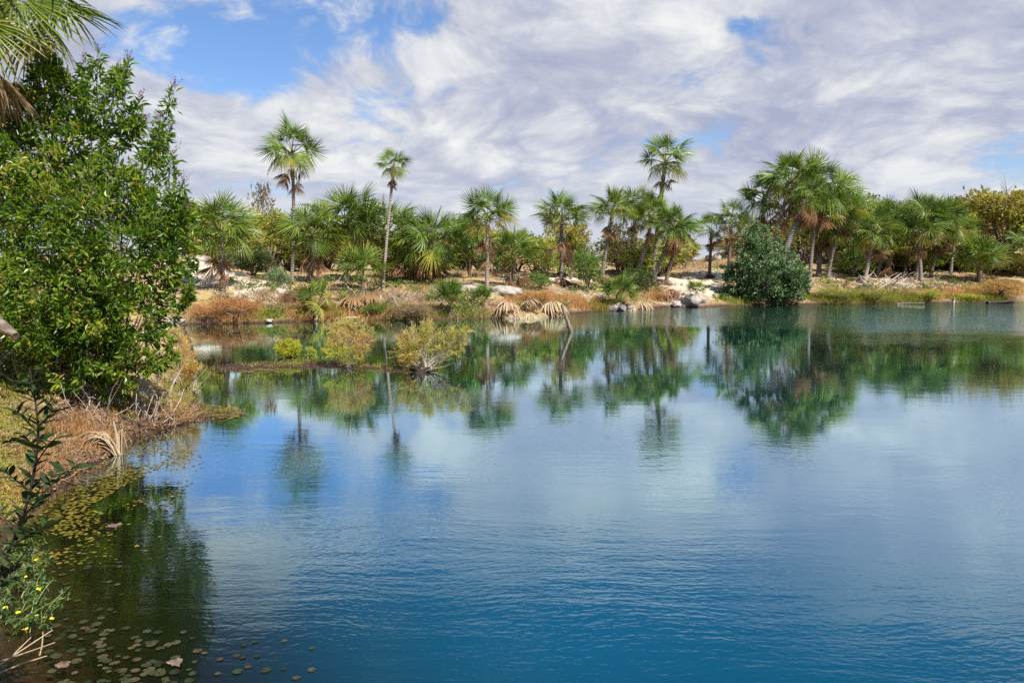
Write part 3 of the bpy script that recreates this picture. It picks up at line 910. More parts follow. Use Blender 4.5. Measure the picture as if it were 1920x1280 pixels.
def shrub(name, label, cat, loc, w, h, shape, mat, seed, group=None, crown='foliage', stem='stem', wood='bark'):
    rng = random.Random(seed)
    i = seed % 3
    kf = (shape, i, mat)
    if kf not in _cache:
        _cache[kf] = (SH[shape][i][0].mesh('foliage', [M[mat]]), SH[shape][i][1].mesh('stems', [M[wood]]))
    o = empty(name, loc, label, cat, group, rng.uniform(0, 6.28))
    a = new_obj(crown, _cache[kf][0], o)
    b_ = new_obj(stem, _cache[kf][1], o)
    a.scale = b_.scale = (w, w, h)
    return o


def shrub_px(name, label, cat, cx, base_y, top_y, wpx, dist, shape, mat, seed, **kw):
    if dist is None:
        p = hit(cx, base_y)
    else:
        p = at(cx, base_y, dist)
        p.z = ground(p.x, p.y)
    s = p.y / F
    top = at(cx, top_y, p.y).z
    return shrub(name, label, cat, p - Vector((0, 0, .05)), wpx * s * 1.15, max(top - p.z, .15) * 1.1, shape, mat, seed, **kw)


# named scrub
SC = [
    ('slim_tree', 'slim tree with a thin brownish crown showing above the scrub left of the tallest palm', 'tree', 497, 520, 346, 52, 60, 'airy', 'scrub_olive', 1),
    ('bush', 'big yellow green bush behind the tallest palm trunk', 'bush', 505, 515, 392, 130, 56, 'tall', 'scrub_yellow', 2),
    ('bush', 'dark green bush at the right of the hanging brown fronds on the sand', 'bush', 476, 515, 452, 75, 51, 'round', 'scrub_dark', 3),
    ('bush', 'low grey green bush at the foot of the tallest palm', 'bush', 522, 538, 492, 46, None, 'round', 'scrub_blue', 4),
    ('bush', 'green bush peeping out behind the sand palm crown', 'bush', 385, 505, 380, 90, 58, 'tall', 'scrub_yellow', 5),
    ('bush', 'bright green leafy bush between the dense palm and the open crowned palm', 'bush', 880, 515, 408, 84, 53, 'tall', 'scrub_green', 6),
    ('bush', 'shadowy dark bush behind the open crowned palm', 'bush', 925, 518, 450, 70, 55, 'round', 'scrub_dark', 7),
    ('bush', 'yellow green bush left of the root mound palm', 'bush', 1020, 518, 432, 78, 56, 'loose', 'scrub_yellow', 8),
    ('bush', 'leafy dark shrub right of the root mound palm', 'bush', 1102, 525, 446, 58, 51, 'loose', 'scrub_green', 9),
    ('slim_tree', 'sparse pale yellow tree seen through the central cluster', 'tree', 1158, 515, 418, 66, 66, 'airy', 'scrub_yellow', 10),
    ('bush', 'dark green bush at the feet of the central cluster', 'bush', 1197, 528, 486, 60, 53, 'round', 'scrub_dark', 11),
    ('bush', 'small green shrub alone on the pale sand below the root mound palm', 'bush', 1012, 545, 500, 46, None, 'loose', 'scrub_green', 12),
    ('bush', 'leafy green bush between the tall clump and the shaggy group', 'bush', 1597, 525, 452, 76, 64, 'loose', 'scrub_green', 14),
    ('bush', 'grey green low bush on the bank below the driftwood tangle', 'bush', 1743, 566, 534, 50, None, 'fine', 'scrub_yellow', 17),
    ('bush', 'rust coloured low bush at the far right water edge', 'bush', 1875, 556, 518, 90, None, 'fine', 'scrub_rust', 18),
    ('bush', 'low lime bush next to the rust coloured bush at the far right', 'bush', 1812, 562, 545, 46, None, 'fine', 'islet_lime', 19),
    ('bush', 'wide rust coloured bush at the water under the sand palm', 'bush', 445, 600, 545, 90, None, 'fine', 'scrub_rust', 20),
    ('bush', 'dry tawny bush at the water, leftmost on the far bank', 'bush', 388, 603, 565, 55, None, 'fine', 'scrub_rust', 21),
    ('bush', 'dead brown bush on the slope under the tallest palm', 'bush', 553, 570, 532, 62, None, 'fine', 'scrub_dry', 22),
    ('bush', 'green creeper on the debris under the thin leaning palm', 'bush', 705, 590, 560, 40, None, 'round', 'scrub_green', 23),
    ('bush', 'rust coloured bush above the bleached fallen fronds', 'bush', 1010, 575, 538, 70, None, 'fine', 'scrub_rust', 24),
    ('bush', 'rust coloured tuft below the steeply leaning palm', 'bush', 1233, 562, 540, 26, None, 'fine', 'scrub_rust', 25),
    ('bush', 'yellow green bush at the water between the big grey green bush and driftwood', 'bush', 1570, 566, 528, 80, None, 'fine', 'scrub_yellow', 26),
    ('bush', 'leafy bush at the water left of the grey green low bush', 'bush', 1640, 566, 536, 66, None, 'fine', 'scrub_yellow', 27),
    ('bush', 'straw coloured bush by the water right of the brown fallen fan', 'bush', 775, 598, 558, 80, None, 'fine', 'scrub_dry', 28),
]
for a in SC:
    shrub_px(*a)
# filling scrub behind the palms
NEAR = [(415, 'the sand palm'), (548, 'the tallest palm'), (600, 'the squat sheathed palm'), (650, 'the broad palm with tan fronds'), (735, 'the thin leaning palm'), (770, 'the brown skirted palm'),
        (805, 'the dense palm'), (913, 'the open crowned palm'), (962, 'the yellow stalked young palm'), (1053, 'the root mound palm'), (1148, 'the first leaning palm of the cluster'),
        (1193, 'the ivy wrapped trunk'), (1247, 'the tall palm with orange fronds'), (1333, 'the small curved palm'), (1371, 'the half hidden upright palm'), (1433, 'the big grey green bush'),
        (1500, 'the thick leaning trunk'), (1540, 'the tall clump'), (1580, 'the dry yellowed palm'), (1640, 'the pale peeling palm'), (1664, 'the palm with pointed fronds'), (1736, 'the highest shaggy palm'),
        (1768, 'the dark shaggy palm'), (1836, 'the stemless palm'), (1920, 'the ragged edge palm')]
USED = {}


def where(lab, px, word='behind'):
    q, nm = min(NEAR, key=lambda a: abs(a[0] - px))
    rel = word if abs(px - q) < 12 else ('just left of' if px < q else 'just right of')
    t = lab + ' ' + rel + ' ' + nm
    USED[t] = USED.get(t, 0) + 1
    return t if USED[t] == 1 else t + [', lower one', ', farther one', ', smallest one'][min(USED[t] - 2, 2)]



rngS = random.Random(5)
for i in range(66):
    px = 330 + i * 14.6 + rngS.uniform(-9, 9)
    if 978 < px < 998 or 1085 < px < 1155:
        continue
    d = rngS.uniform(57, 70)
    top = rngS.uniform(412, 455) if px > 560 else rngS.uniform(395, 440)
    mat, lab = rngS.choice([('scrub_yellow', 'yellow green scrub bush'), ('scrub_green', 'mid green scrub bush'),
                            ('scrub_straw', 'straw coloured scrub bush'), ('scrub_yellow', 'yellow green scrub bush'), ('scrub_yellow', 'yellow green scrub bush')])
    if px > 1250:
        top = rngS.uniform(440, 478)
        mat, lab = rngS.choice([('scrub_dry', 'dry brown scrub bush'), ('scrub_straw', 'straw coloured scrub bush'), ('scrub_yellow', 'yellow green scrub bush')])
        d = rngS.uniform(70, 84)
    shrub_px('scrub_bush', where(lab, px), 'bush', px, 510, top, rngS.uniform(75, 120), d, rngS.choice(['round', 'loose', 'tall']), mat, 600 + i, group='scrub bushes behind the palms')
for i in range(44):
    px = 1370 + i * 13.5 + rngS.uniform(-8, 8)
    d = rngS.uniform(70, 100)
    top = np.interp(px, [1370, 1500, 1600, 1650, 1720, 1800, 1850, 1900, 1980], [440, 400, 374, 366, 390, 352, 356, 362, 362]) + rngS.uniform(-6, 26)
    mat, lab = rngS.choice([('scrub_olive', 'olive brown tree on the hill'), ('scrub_olive', 'olive brown tree on the hill'), ('scrub_yellow', 'yellow green tree on the hill'), ('scrub_green', 'green tree on the hill')])
    shrub_px('hill_tree', where(lab, px, 'above'), 'tree', px, 505, top, rngS.uniform(110, 165), d, rngS.choice(['tall', 'round', 'loose', 'airy']), mat, 700 + i, group='trees on the right hill', crown='crown', stem='trunk')
for i in range(16):
    px = 1600 + i * 22
    shrub_px('scrub_bush', where('low background scrub bush', px), 'bush', px, 515, rngS.uniform(450, 480), rngS.uniform(70, 100), rngS.uniform(66, 72), 'round',
             rngS.choice(['scrub_green', 'scrub_olive', 'scrub_yellow', 'scrub_yellow']), 800 + i, group='scrub bushes behind the palms')
# a few small trees far out on the plain
for i, px in enumerate(range(960, 1200, 16)):
    d = rngS.uniform(170, 260)
    shrub_px('distant_tree', 'tiny distant tree on the plain seen in the gap between palms', 'tree', px, 500, rngS.uniform(470, 480), 26, d, 'round', 'scrub_green', 900 + i, group='distant trees on the plain')

# large grey green bush at the water
rng = np.random.default_rng(77)
bp = hit(1435, 566)
s = bp.y / F
lob = []
for cx, cy, r in [(1390, 520, 30), (1380, 545, 28), (1420, 492, 34), (1440, 528, 42), (1465, 500, 34), (1475, 540, 34), (1410, 548, 32), (1490, 525, 24), (1425, 465, 22), (1455, 475, 22), (1360, 555, 18), (1450, 556, 26), (1346, 562, 13), (1402, 455, 19), (1430, 438, 15), (1372, 505, 16), (1500, 548, 14)]:
    p = at(cx, cy, bp.y + rng.uniform(-.6, 1.4)) - bp
    lob.append((p.x, p.y, p.z, r * s))
fol, wd = crown_from_lobes(rng, lob, 2.3, 22, .20, .46, clump=.14, inner=.25, tr=.02, tip_r=.008)
root = empty('round_bush', bp, 'large rounded grey green bush standing at the water under the tall clump', 'bush')
for k_ in range(46):
    l_ = lob[int(rng.integers(len(lob)))]
    d = unit(rng.normal(0, 1, 3) * np.array([1, .6, 1]) + np.array([0, -.2, .35]))
    p0 = np.array(l_[:3]) + d * l_[3] * .7
    p1 = p0 + (d + np.array([0, 0, .5])) * l_[3] * rng.uniform(.5, 1.0)
    cur = bez(p0, (p0 + p1) / 2 + rng.normal(0, .05, 3), p1, 8)
    tube(wd, cur, np.linspace(.014, .005, 8), 3, .5, cap=False)
    pos = np.repeat(cur[2:], 6, 0) + rng.normal(0, .09, (36, 3))
    leaves(fol, pos, np.tile(d, (36, 1)), rng, .17, .5, .8, .5)
fol.obj('foliage', M['scrub_blue'], root)
wd.obj('stem', M['bark'], root)

# bare pale tree on the hill
rng = np.random.default_rng(78)
bp = at(1885, 480, 84)
bp.z = ground(bp.x, bp.y)
root = empty('bare_tree', bp, 'bare grey tree with thin branches topping the right hill', 'tree')
mb = MB()
tp = at(1887, 348, 84) - bp
for i in range(26):
    t = rng.uniform(.35, .9)
    p0 = np.array(tp) * t
    p2 = p0 + np.array([rng.normal(0, .9), rng.normal(0, .9), rng.uniform(.5, 1.8)])
    tube(mb, bez(p0, (p0 + p2) / 2 + rng.normal(0, .15, 3), p2, 5), np.linspace(.03, .010, 5), 4, .4)
mb.obj('branches', M['bark'], root)
mb = MB()
tube(mb, bez((0, 0, -.2), np.array(tp) * .5 + np.array([.25, 0, 0]), np.array(tp), 9), np.linspace(.10, .015, 9), 6, .5)
mb.obj('trunk', M['bark'], root)

# ------------------------------------------------------------------ the big tree on the near left bank
rng = np.random.default_rng(101)
DT = 14.6
bp = hit(215, 752)
DT = bp.y + .3
s = DT / F
root = empty('broadleaf_tree', bp, 'large bushy broadleaf tree overhanging the water on the near left bank', 'tree')
lob = []
for cx, cy, r, dd in [(95, 300, 120, .6), (170, 255, 66, 0), (30, 210, 70, .6), (120, 180, 66, .4), (232, 352, 68, -.2), (285, 405, 52, -.2), (340, 395, 20, -.1), (160, 400, 120, -.4), (40, 420, 110, -.3),
                      (235, 470, 105, -.5), (303, 510, 40, -.4), (334, 545, 28, -.4), (328, 480, 20, -.3), (343, 568, 17, -.4), (110, 530, 120, -.7), (20, 560, 90, -.4), (215, 585, 88, -.7), (272, 600, 48, -.7), (130, 640, 80, -.8),
                      (255, 665, 55, -.8), (300, 665, 36, -.7), (50, 640, 70, -.5), (90, 590, 90, -.8), (160, 660, 70, -.9), (20, 690, 60, -.6), (100, 690, 50, -.9), (230, 700, 45, -.8), (-30, 620, 90, -.2), (330, 430, 36, -.2), (190, 690, 48, -.6), (-70, 330, 120, .6), (-80, 520, 120, .3), (345, 490, 25, 0), (20, 300, 80, -.2)]:
    p = at(cx, cy, DT + dd) - bp
    lob.append((p.x, p.y, p.z, r * s))
wd = MB()
fol, wd = crown_from_lobes(rng, lob, 3.3, 27, .135, .33, clump=.13, spread=.75, inner=.34, base=(0, 0, 0), tr=.012, tip_r=.004, wood=wd, droop=.15)
# tall leafy shoots that break the outline
sprays = MB()
for x0, y0, x1, y1 in [(178, 215, 183, 98), (205, 215, 240, 118), (150, 200, 160, 120), (225, 250, 262, 190), (270, 330, 300, 225), (292, 330, 328, 165), (300, 400, 325, 290), (120, 180, 100, 110),
                       (235, 260, 268, 232), (310, 430, 345, 345), (90, 160, 75, 115), (320, 440, 352, 395), (210, 180, 222, 135), (280, 300, 318, 250), (55, 200, 60, 130)]:
    dd = rng.uniform(-.5, .4)
    p0 = np.array(at(x0, y0, DT + dd) - bp)
    p1 = np.array(at(x1, y1, DT + dd + rng.uniform(-.2, .2)) - bp)
    m_ = (p0 + p1) / 2 + rng.normal(0, .06, 3)
    cur = bez(p0, m_, p1, 14)
    tube(wd, cur, np.linspace(.014, .004, 14), 4, .5, 0, cap=False)
    idx = rng.uniform(0, 12.5, 210)
    ip = idx.astype(int)
    fr = (idx - ip)[:, None]
    pos = cur[ip] * (1 - fr) + cur[ip + 1] * fr
    th = np.clip(1.15 - idx / 13, .3, 1)[:, None]
    pos = pos + rng.normal(0, .10, pos.shape) * th
    out = unit(pos - (cur[ip] * (1 - fr) + cur[ip + 1] * fr)) + np.array([0, 0, .3])
    leaves(fol, pos, out, rng, .15, .28, .5, .5, np.clip(rng.beta(2, 2.4, 210), 0, 1), droop=.15)
    # seed sprays at the end
    for k_ in range(5):
        e = cur[-1] + np.array([rng.normal(0, .06), rng.normal(0, .06), rng.uniform(.08, .26)])
        tube(sprays, [cur[-1], (cur[-1] + e) / 2 + rng.normal(0, .01, 3), e], [.004, .003, .002], 3, .4)
        pp = np.linspace(0, 1, 9)[:, None] * (e - cur[-1]) * .7 + cur[-1] + (e - cur[-1]) * .3 + rng.normal(0, .014, (9, 3))
        leaves(sprays, pp, np.zeros((9, 3)), rng, .032, .7, 1, .3)
fol.obj('crown', M['tree_leaf'], root)
wd.obj('trunk', M['bark'], root)
sprays.obj('seed_spray', M['seed_purple'], root)
# hanging roots and dead twigs under its crown
mb = MB()
for i in range(120):
    q = hit(rng.uniform(170, 345), rng.uniform(720, 800))
    q = np.array(q - bp)
    e = q + np.array([rng.normal(0, .3), rng.normal(0, .25), rng.uniform(.1, .75)])
    tube(mb, bez(q - np.array([0, 0, .05]), (q + e) / 2 + rng.normal(0, .12, 3), e, 5), np.linspace(.009, .004, 5), 3, rng.uniform(.2, 1))
mb.obj('dead_twigs', M['driftwood'], root)['kind'] = 'stuff'

# lilac flowering shrub by the left edge
bp = hit(40, 735)
rng = np.random.default_rng(102)
root = empty('flowering_shrub', bp, 'straggly shrub with small lilac flowers at the left edge under the big tree', 'shrub')
s = bp.y / F
lob = [(at(cx, cy, bp.y + dd) - bp).to_tuple() + (r * s,) for cx, cy, r, dd in [(20, 660, 42, 0), (70, 680, 36, .1), (110, 665, 32, .2), (-10, 690, 36, 0), (140, 690, 24, .1)]]
fol, wd = crown_from_lobes(rng, lob, 2.4, 10, .07, .3, clump=.3, inner=.3, tr=.02, tip_r=.004)
fl = MB()
for (cx, cy, cz, r) in lob:
    d = unit(rng.normal(0, 1, (60, 3)) + np.array([0, -.4, .7]))
    leaves(fl, np.array([cx, cy, cz]) + d * r * 1.05, d, rng, .035, .8, .6)
fol.obj('foliage', M['scrub_green'], root)
wd.obj('stem', M['bark'], root)
fl.obj('flowers', M['lilac'], root)


# ------------------------------------------------------------------ bushes of the mud islet
def wispy(name, label, cx, by, lobes_px, mats, seed, size=.06, per=34, tips=11.0, group='bushes on the mud islet', sprawl=(), nstem=60):
    rng = np.random.default_rng(seed)
    bp = hit(cx, by)
    s = bp.y / F
    root = empty(name, bp, label, 'bush', group)
    wd = MB()
    parts = {}
    for x_, y_, r, dd, mt in lobes_px:
        p = at(x_, y_, bp.y + dd) - bp
        parts.setdefault(mt, []).append((p.x * .93, p.y, p.z * .92, r * s * .84))
    for mt, lob in parts.items():
        fol, _ = crown_from_lobes(rng, lob, tips, per, size, .20, clump=.38, spread=.45, inner=.45, tr=.012, tip_r=.003, wood=wd, squash=1.0, flat=.2)
        for (lx, ly, lz, lr) in lob:
            for k_ in range(int(7 + 26 * lr)):
                d = unit(rng.normal(0, 1, 3) * np.array([1, .8, .7]) + np.array([(lx > 0) * .3 - .1, 0, .55]))
                p0 = np.array([lx, ly, lz]) + d * lr * .5
                p1 = np.array([lx, ly, lz]) + d * lr * rng.uniform(1.15, 1.75)
                cur = bez(p0, (p0 + p1) / 2 + rng.normal(0, .03, 3), p1, 8)
                tube(wd, cur, np.linspace(.005, .002, 8), 3, rng.uniform(.3, .9), cap=False)
                pos = np.repeat(cur[1:], 6, 0) + rng.normal(0, .018, (42, 3))
                leaves(fol, pos, np.tile(d, (42, 1)), rng, size * .8, .22, .45, .2, np.clip(rng.uniform(.2, .9) + rng.normal(0, .15, 42), 0, 1))
        fol.obj('foliage', M[mt], root)
    for x0, y0, x1, y1 in sprawl:
        p0, p1 = np.array(at(x0, y0, bp.y) - bp), np.array(at(x1, y1, bp.y + rng.uniform(-.3, .3)) - bp)
        tube(wd, bez(p0, (p0 + p1) / 2 + np.array([0, 0, -.08]), p1, 8), np.linspace(.010, .004, 8), 4, .9, cap=False)
    for k_ in range(nstem):
        a = rng.uniform(0, 6.28)
        L = rng.uniform(.4, .9)
        tgt = [(l[0], l[1], l[2]) for lb in parts.values() for l in lb]
        e = np.array(tgt[rng.integers(len(tgt))]) * rng.uniform(.8, 1.35) + rng.normal(0, .12, 3)
        e[2] = abs(e[2])
        b0 = np.array([rng.normal(0, .12), rng.normal(0, .08), -.03])
        tube(wd, bez(b0, e * .5 + np.array([0, 0, .08]), e, 5), np.linspace(.009, .003, 5), 3, rng.uniform(.4, 1), cap=False)
    wd.obj('stem', M['driftwood'], root)
    return root


wispy('islet_bush', 'small lime green bush at the left of the mud islet', 541, 668, [(530, 648, 13, 0, 'islet_lime'), (550, 650, 13, .1, 'islet_lime'), (541, 652, 16, 0, 'islet_lime'), (536, 660, 12, -.1, 'islet_lime'), (548, 659, 12, -.1, 'islet_lime')], None, 201, size=.08, tips=26, nstem=14)
wispy('islet_bush', 'bush with lime base and orange top in the middle of the mud islet', 652, 686,
      [(630, 665, 18, -.15, 'islet_lime'), (655, 668, 20, -.2, 'islet_lime'), (618, 655, 13, 0, 'islet_lime'), (675, 660, 16, 0, 'islet_orange'), (660, 635, 24, .1, 'islet_orange'), (685, 635, 16, .1, 'islet_orange'),
       (635, 630, 18, .1, 'islet_orange'), (645, 605, 18, .3, 'islet_tan'), (670, 605, 16, .3, 'islet_tan'), (620, 612, 13, .3, 'islet_tan'), (690, 615, 12, .3, 'islet_tan')], None, 202)
wispy('islet_bush', 'wide tan bush leaning to the right at the end of the mud islet', 795, 692,
      [(760, 660, 24, 0, 'islet_tan'), (790, 650, 26, 0, 'islet_tan'), (775, 632, 24, .1, 'islet_tan'), (810, 628, 22, .1, 'islet_tan'), (835, 655, 16, 0, 'islet_tan'), (845, 625, 18, .1, 'islet_tan'),
       (868, 632, 14, 0, 'islet_tan'), (878, 618, 12, 0, 'islet_tan'), (750, 640, 16, .1, 'islet_orange'), (800, 610, 15, .2, 'islet_tan'), (770, 676, 18, -.1, 'islet_orange'), (862, 655, 10, 0, 'islet_tan')], None, 203,
      sprawl=[(800, 690, 845, 665), (805, 690, 880, 640), (800, 688, 868, 620), (810, 690, 850, 680), (790, 690, 830, 640), (785, 690, 770, 600), (780, 690, 762, 610)])
wispy('islet_bush', 'tiny pale green sprig beside the small lime bush', 580, 670, [(578, 660, 8, 0, 'islet_lime'), (588, 664, 7, 0, 'islet_lime')], None, 204, per=16, nstem=6)
wispy('bank_bush', 'tall tawny wispy bush on the left bank behind the spit', 345, 735,
      [(335, 640, 22, .2, 'islet_orange'), (345, 665, 24, .1, 'islet_orange'), (350, 700, 24, 0, 'islet_orange'), (330, 690, 24, 0, 'islet_tan'), (345, 730, 20, -.1, 'islet_lime'), (320, 735, 22, -.2, 'islet_lime'),
       (365, 690, 14, 0, 'islet_orange'), (325, 620, 16, .3, 'islet_tan')], None, 205, group=None, tips=10.0, sprawl=[(330, 760, 395, 700), (335, 760, 385, 720), (330, 750, 372, 680)])


# ------------------------------------------------------------------ grasses and litter (nobody could count them)
def scatter_px(rng, zones, n):
    """points on the land seen inside pixel ellipses (x, y, half width, half height, share)"""
    pts = []
    tot = sum(z[4] for z in zones)
    for x, y, hw, hh, sh in zones:
        k_ = max(1, int(n * sh / tot))
        cells = max(24, k_ // 26)
        for _ in range(cells):
            a, q = rng.uniform(0, 6.28), math.sqrt(rng.uniform(0, 1))
            p = hit(x + math.cos(a) * hw * q, y + math.sin(a) * hh * q)
            if p.z < .015 or p.y > 120:
                continue
            m_ = max(1, k_ // cells)
            rr_ = .16 if p.y > 25 else .1
            xy = np.array([p.x, p.y]) + rng.normal(0, rr_, (m_, 2))
            pts.append(np.column_stack([xy, np.full(m_, p.z), np.full(m_, rng.uniform(0, 1))]))
    P = np.concatenate(pts)
    P[:, 2] = land(P[:, 0], P[:, 1])[0]
    return P[P[:, 2] > .01]


def grass(name, mat, zones, n, h, w, seed, lean=.4):
    rng = np.random.default_rng(seed)
    P = scatter_px(rng, zones, n)
    mb = MB()
    blades(mb, P[:, :3] - np.array([0, 0, .02]), rng, h, w, lean, np.clip(P[:, 3] * .55 + rng.uniform(0, .45, len(P)), 0, 1))
    o = mb.obj(name, M[mat])
    return tag(o, None, 'grass', None, 'stuff')


o = grass('rust_grass', 'grass_rust', [(430, 585, 70, 18, 2), (600, 590, 60, 12, 1), (1020, 565, 75, 14, 2), (1100, 572, 45, 10, 1), (700, 590, 60, 10, 1), (560, 580, 40, 20, 1), (1860, 545, 80, 10, 1.6),
          (1740, 552, 60, 10, 1), (1330, 480, 70, 22, 1.4), (1240, 555, 30, 12, .6), (1800, 555, 60, 6, .6)], 24000, .34, .022, 301)
o['label'] = 'rust orange dry grass along the far bank'
o = grass('straw_grass', 'grass_straw', [(770, 585, 70, 14, 2), (900, 590, 60, 8, 1), (820, 550, 60, 16, 1), (700, 560, 60, 14, 1), (500, 570, 60, 20, 1), (1300, 490, 60, 25, 1.5), (1420, 490, 60, 20, 1),
          (1180, 560, 60, 14, .8), (900, 515, 60, 8, .8), (1240, 500, 30, 14, .6), (350, 590, 30, 14, .5), (1650, 550, 80, 10, .8)], 26000, .32, .02, 302)
o['label'] = 'straw coloured dry grass along the far bank'
o = grass('green_grass', 'grass_green', [(1570, 560, 75, 9, 2), (1680, 560, 80, 8, 2), (1130, 575, 30, 7, .7), (1830, 560, 60, 6, 1), (860, 590, 60, 10, .8), (750, 590, 50, 10, .8), (480, 590, 60, 10, .6),
          (1380, 565, 40, 6, .5), (620, 585, 40, 12, .6)], 20000, .34, .022, 303)
o['label'] = 'yellow green grass along the far bank'
o = grass('near_grass', 'grass_straw', [(30, 800, 40, 60, 1.4), (90, 850, 50, 30, .8), (30, 890, 30, 25, .5), (335, 700, 20, 50, .8), (330, 780, 40, 12, .5)], 2600, .16, .010, 304, lean=1.0)
o['label'] = 'sparse dry grass on the near left bank'
o = grass('near_green_grass', 'grass_green', [(15, 770, 25, 50, 1), (60, 830, 40, 30, .5), (340, 740, 30, 25, .6)], 1800, .14, .012, 305, lean=.8)
o['label'] = 'short yellow green grass on the near left bank'
o = grass('near_rust_grass', 'grass_rust', [(250, 770, 90, 25, 1.4), (150, 800, 60, 25, 1), (80, 870, 60, 40, 1.2), (30, 930, 40, 40, .8), (330, 775, 40, 14, 1), (180, 835, 50, 18, .8)], 5200, .17, .009, 307, lean=.9)
o['label'] = 'tangled rusty dry grass on the near left bank'
o = grass('spit_grass', 'grass_green', [(400, 772, 40, 10, 1), (440, 770, 18, 5, .5), (600, 678, 60, 5, .8), (500, 684, 60, 5, .8), (715, 688, 40, 4, .6)], 2600, .13, .010, 308, lean=.7)
o['label'] = 'short green and yellow sedge on the mud islet and the spit'
rng = np.random.default_rng(306)
P = scatter_px(rng, [(180, 790, 110, 35, 3), (60, 850, 70, 70, 2), (300, 780, 60, 20, 1.2), (120, 760, 120, 40, 1.5), (30, 930, 45, 50, 1.4), (10, 870, 30, 50, 1), (165, 845, 45, 22, .8)], 21000)
mb = MB()
leaves(mb, P[:, :3] + np.array([0, 0, .012]), np.zeros((len(P), 3)), rng, .055, .42, 1.0, 1.0)
tag(mb.obj('leaf_litter', M['litter']), 'fallen brown leaves covering the near left bank', 'leaf litter', None, 'stuff')
P = scatter_px(rng, [(600, 570, 240, 25, 3), (1000, 570, 200, 16, 2), (1240, 550, 60, 20, 1), (1680, 535, 120, 14, 2), (460, 545, 60, 20, .6)], 7000)
mb = MB()
leaves(mb, P[:, :3] + np.array([0, 0, .02]), np.zeros((len(P), 3)), rng, .22, .14, 1.0, 1.2)
tag(mb.obj('bank_litter', M['litter']), 'dry leaf strips and bark littering the far bank', 'leaf litter', None, 'stuff')


rng = np.random.default_rng(310)
P = scatter_px(rng, [(40, 760, 50, 50, 1.4), (20, 850, 40, 50, 1), (120, 720, 60, 30, .8), (330, 760, 30, 25, .8), (230, 770, 70, 25, .5), (20, 930, 40, 50, 1.2)], 4200)
mb = MB()
leaves(mb, P[:, :3] + np.column_stack([np.zeros((len(P), 2)), rng.uniform(.01, .14, len(P))]), np.tile([0, 0, .5], (len(P), 1)), rng, .055, .4, .8, .8, np.clip(P[:, 3] * .6 + rng.uniform(0, .4, len(P)), 0, 1))
tag(mb.obj('bank_weeds', M['scrub_yellow']), 'small yellow green weeds on the near left bank', 'weeds', None, 'stuff')
P = scatter_px(rng, [(200, 780, 110, 30, 2), (60, 840, 70, 70, 1.4), (330, 775, 50, 18, 1.4), (120, 880, 50, 30, .7)], 900)
mb = MB()
for q in P:
    a, L = rng.uniform(0, 6.28), rng.uniform(.1, .5)
    d = np.array([math.cos(a), math.sin(a), rng.uniform(-.1, .35)]) * L
    tube(mb, [q[:3], q[:3] + d * .5 + rng.normal(0, .03, 3), q[:3] + d], [.007, .006, .003], 3, rng.uniform(0, 1), cap=False)
tag(mb.obj('bank_twigs', M['driftwood_brown']), 'dry brown twigs littering the near left bank', 'twigs', None, 'stuff')
# low leafy plants and twigs on the far bank and the islet
rng = np.random.default_rng(311)
P = scatter_px(rng, [(480, 530, 70, 20, 1), (620, 545, 90, 25, 2), (760, 535, 60, 15, 1.2), (860, 560, 60, 25, 1.2), (960, 545, 40, 15, .7), (1110, 540, 50, 15, 1), (1210, 540, 40, 15, 1), (1400, 555, 50, 10, .8),
                     (1570, 540, 60, 22, 1.2), (1680, 550, 80, 12, 1.2), (1800, 535, 80, 16, 1.4), (700, 585, 40, 12, .8), (860, 585, 40, 10, .7), (1020, 575, 60, 8, .6), (560, 590, 60, 10, .8)], 9500)
mb = MB()
leaves(mb, P[:, :3] + np.column_stack([np.zeros((len(P), 2)), rng.uniform(.02, .32, len(P))]), np.tile([0, 0, .5], (len(P), 1)), rng, .17, .42, .8, .8, np.clip(P[:, 3] * .6 + rng.uniform(0, .4, len(P)), 0, 1))
tag(mb.obj('ground_cover', M['scrub_green']), 'low leafy green plants on the far bank', 'ground cover', None, 'stuff')
P = scatter_px(rng, [(620, 560, 150, 30, 2), (480, 575, 90, 25, 1), (820, 570, 100, 22, 1.4), (1060, 560, 110, 18, 1.6), (1230, 555, 60, 16, 1), (1680, 540, 140, 16, 2), (1850, 540, 60, 14, .7)], 1500)
mb = MB()
for q in P:
    a, L = rng.uniform(0, 6.28), rng.uniform(.15, .7)
    d = np.array([math.cos(a), math.sin(a), rng.uniform(-.1, .7)]) * L
    tube(mb, [q[:3], q[:3] + d * .5 + rng.normal(0, .04, 3), q[:3] + d], [.016, .013, .006], 3, rng.uniform(0, 1), cap=False)
tag(mb.obj('twig_litter', M['driftwood']), 'dry grey twigs littering the far bank', 'twigs', None, 'stuff')
P = []
for k_ in range(5200):
    P.append(on_water(rng.uniform(385, 835), rng.uniform(672, 702)) if k_ < 3600 else on_water(rng.uniform(345, 470), rng.uniform(752, 795)))
P = np.array(P)
zi = land(P[:, 0], P[:, 1])[0]
keep = zi > -.04
P, zi = P[keep], np.maximum(zi[keep], 0)
mb = MB()
leaves(mb, np.column_stack([P, zi + .008]), np.zeros((len(P), 3)), rng, .055, .3, 1.0, 1.4)
tag(mb.obj('islet_litter', M['litter']), 'brown dead weed matted on the mud islet and the spit', 'leaf litter', None, 'stuff')


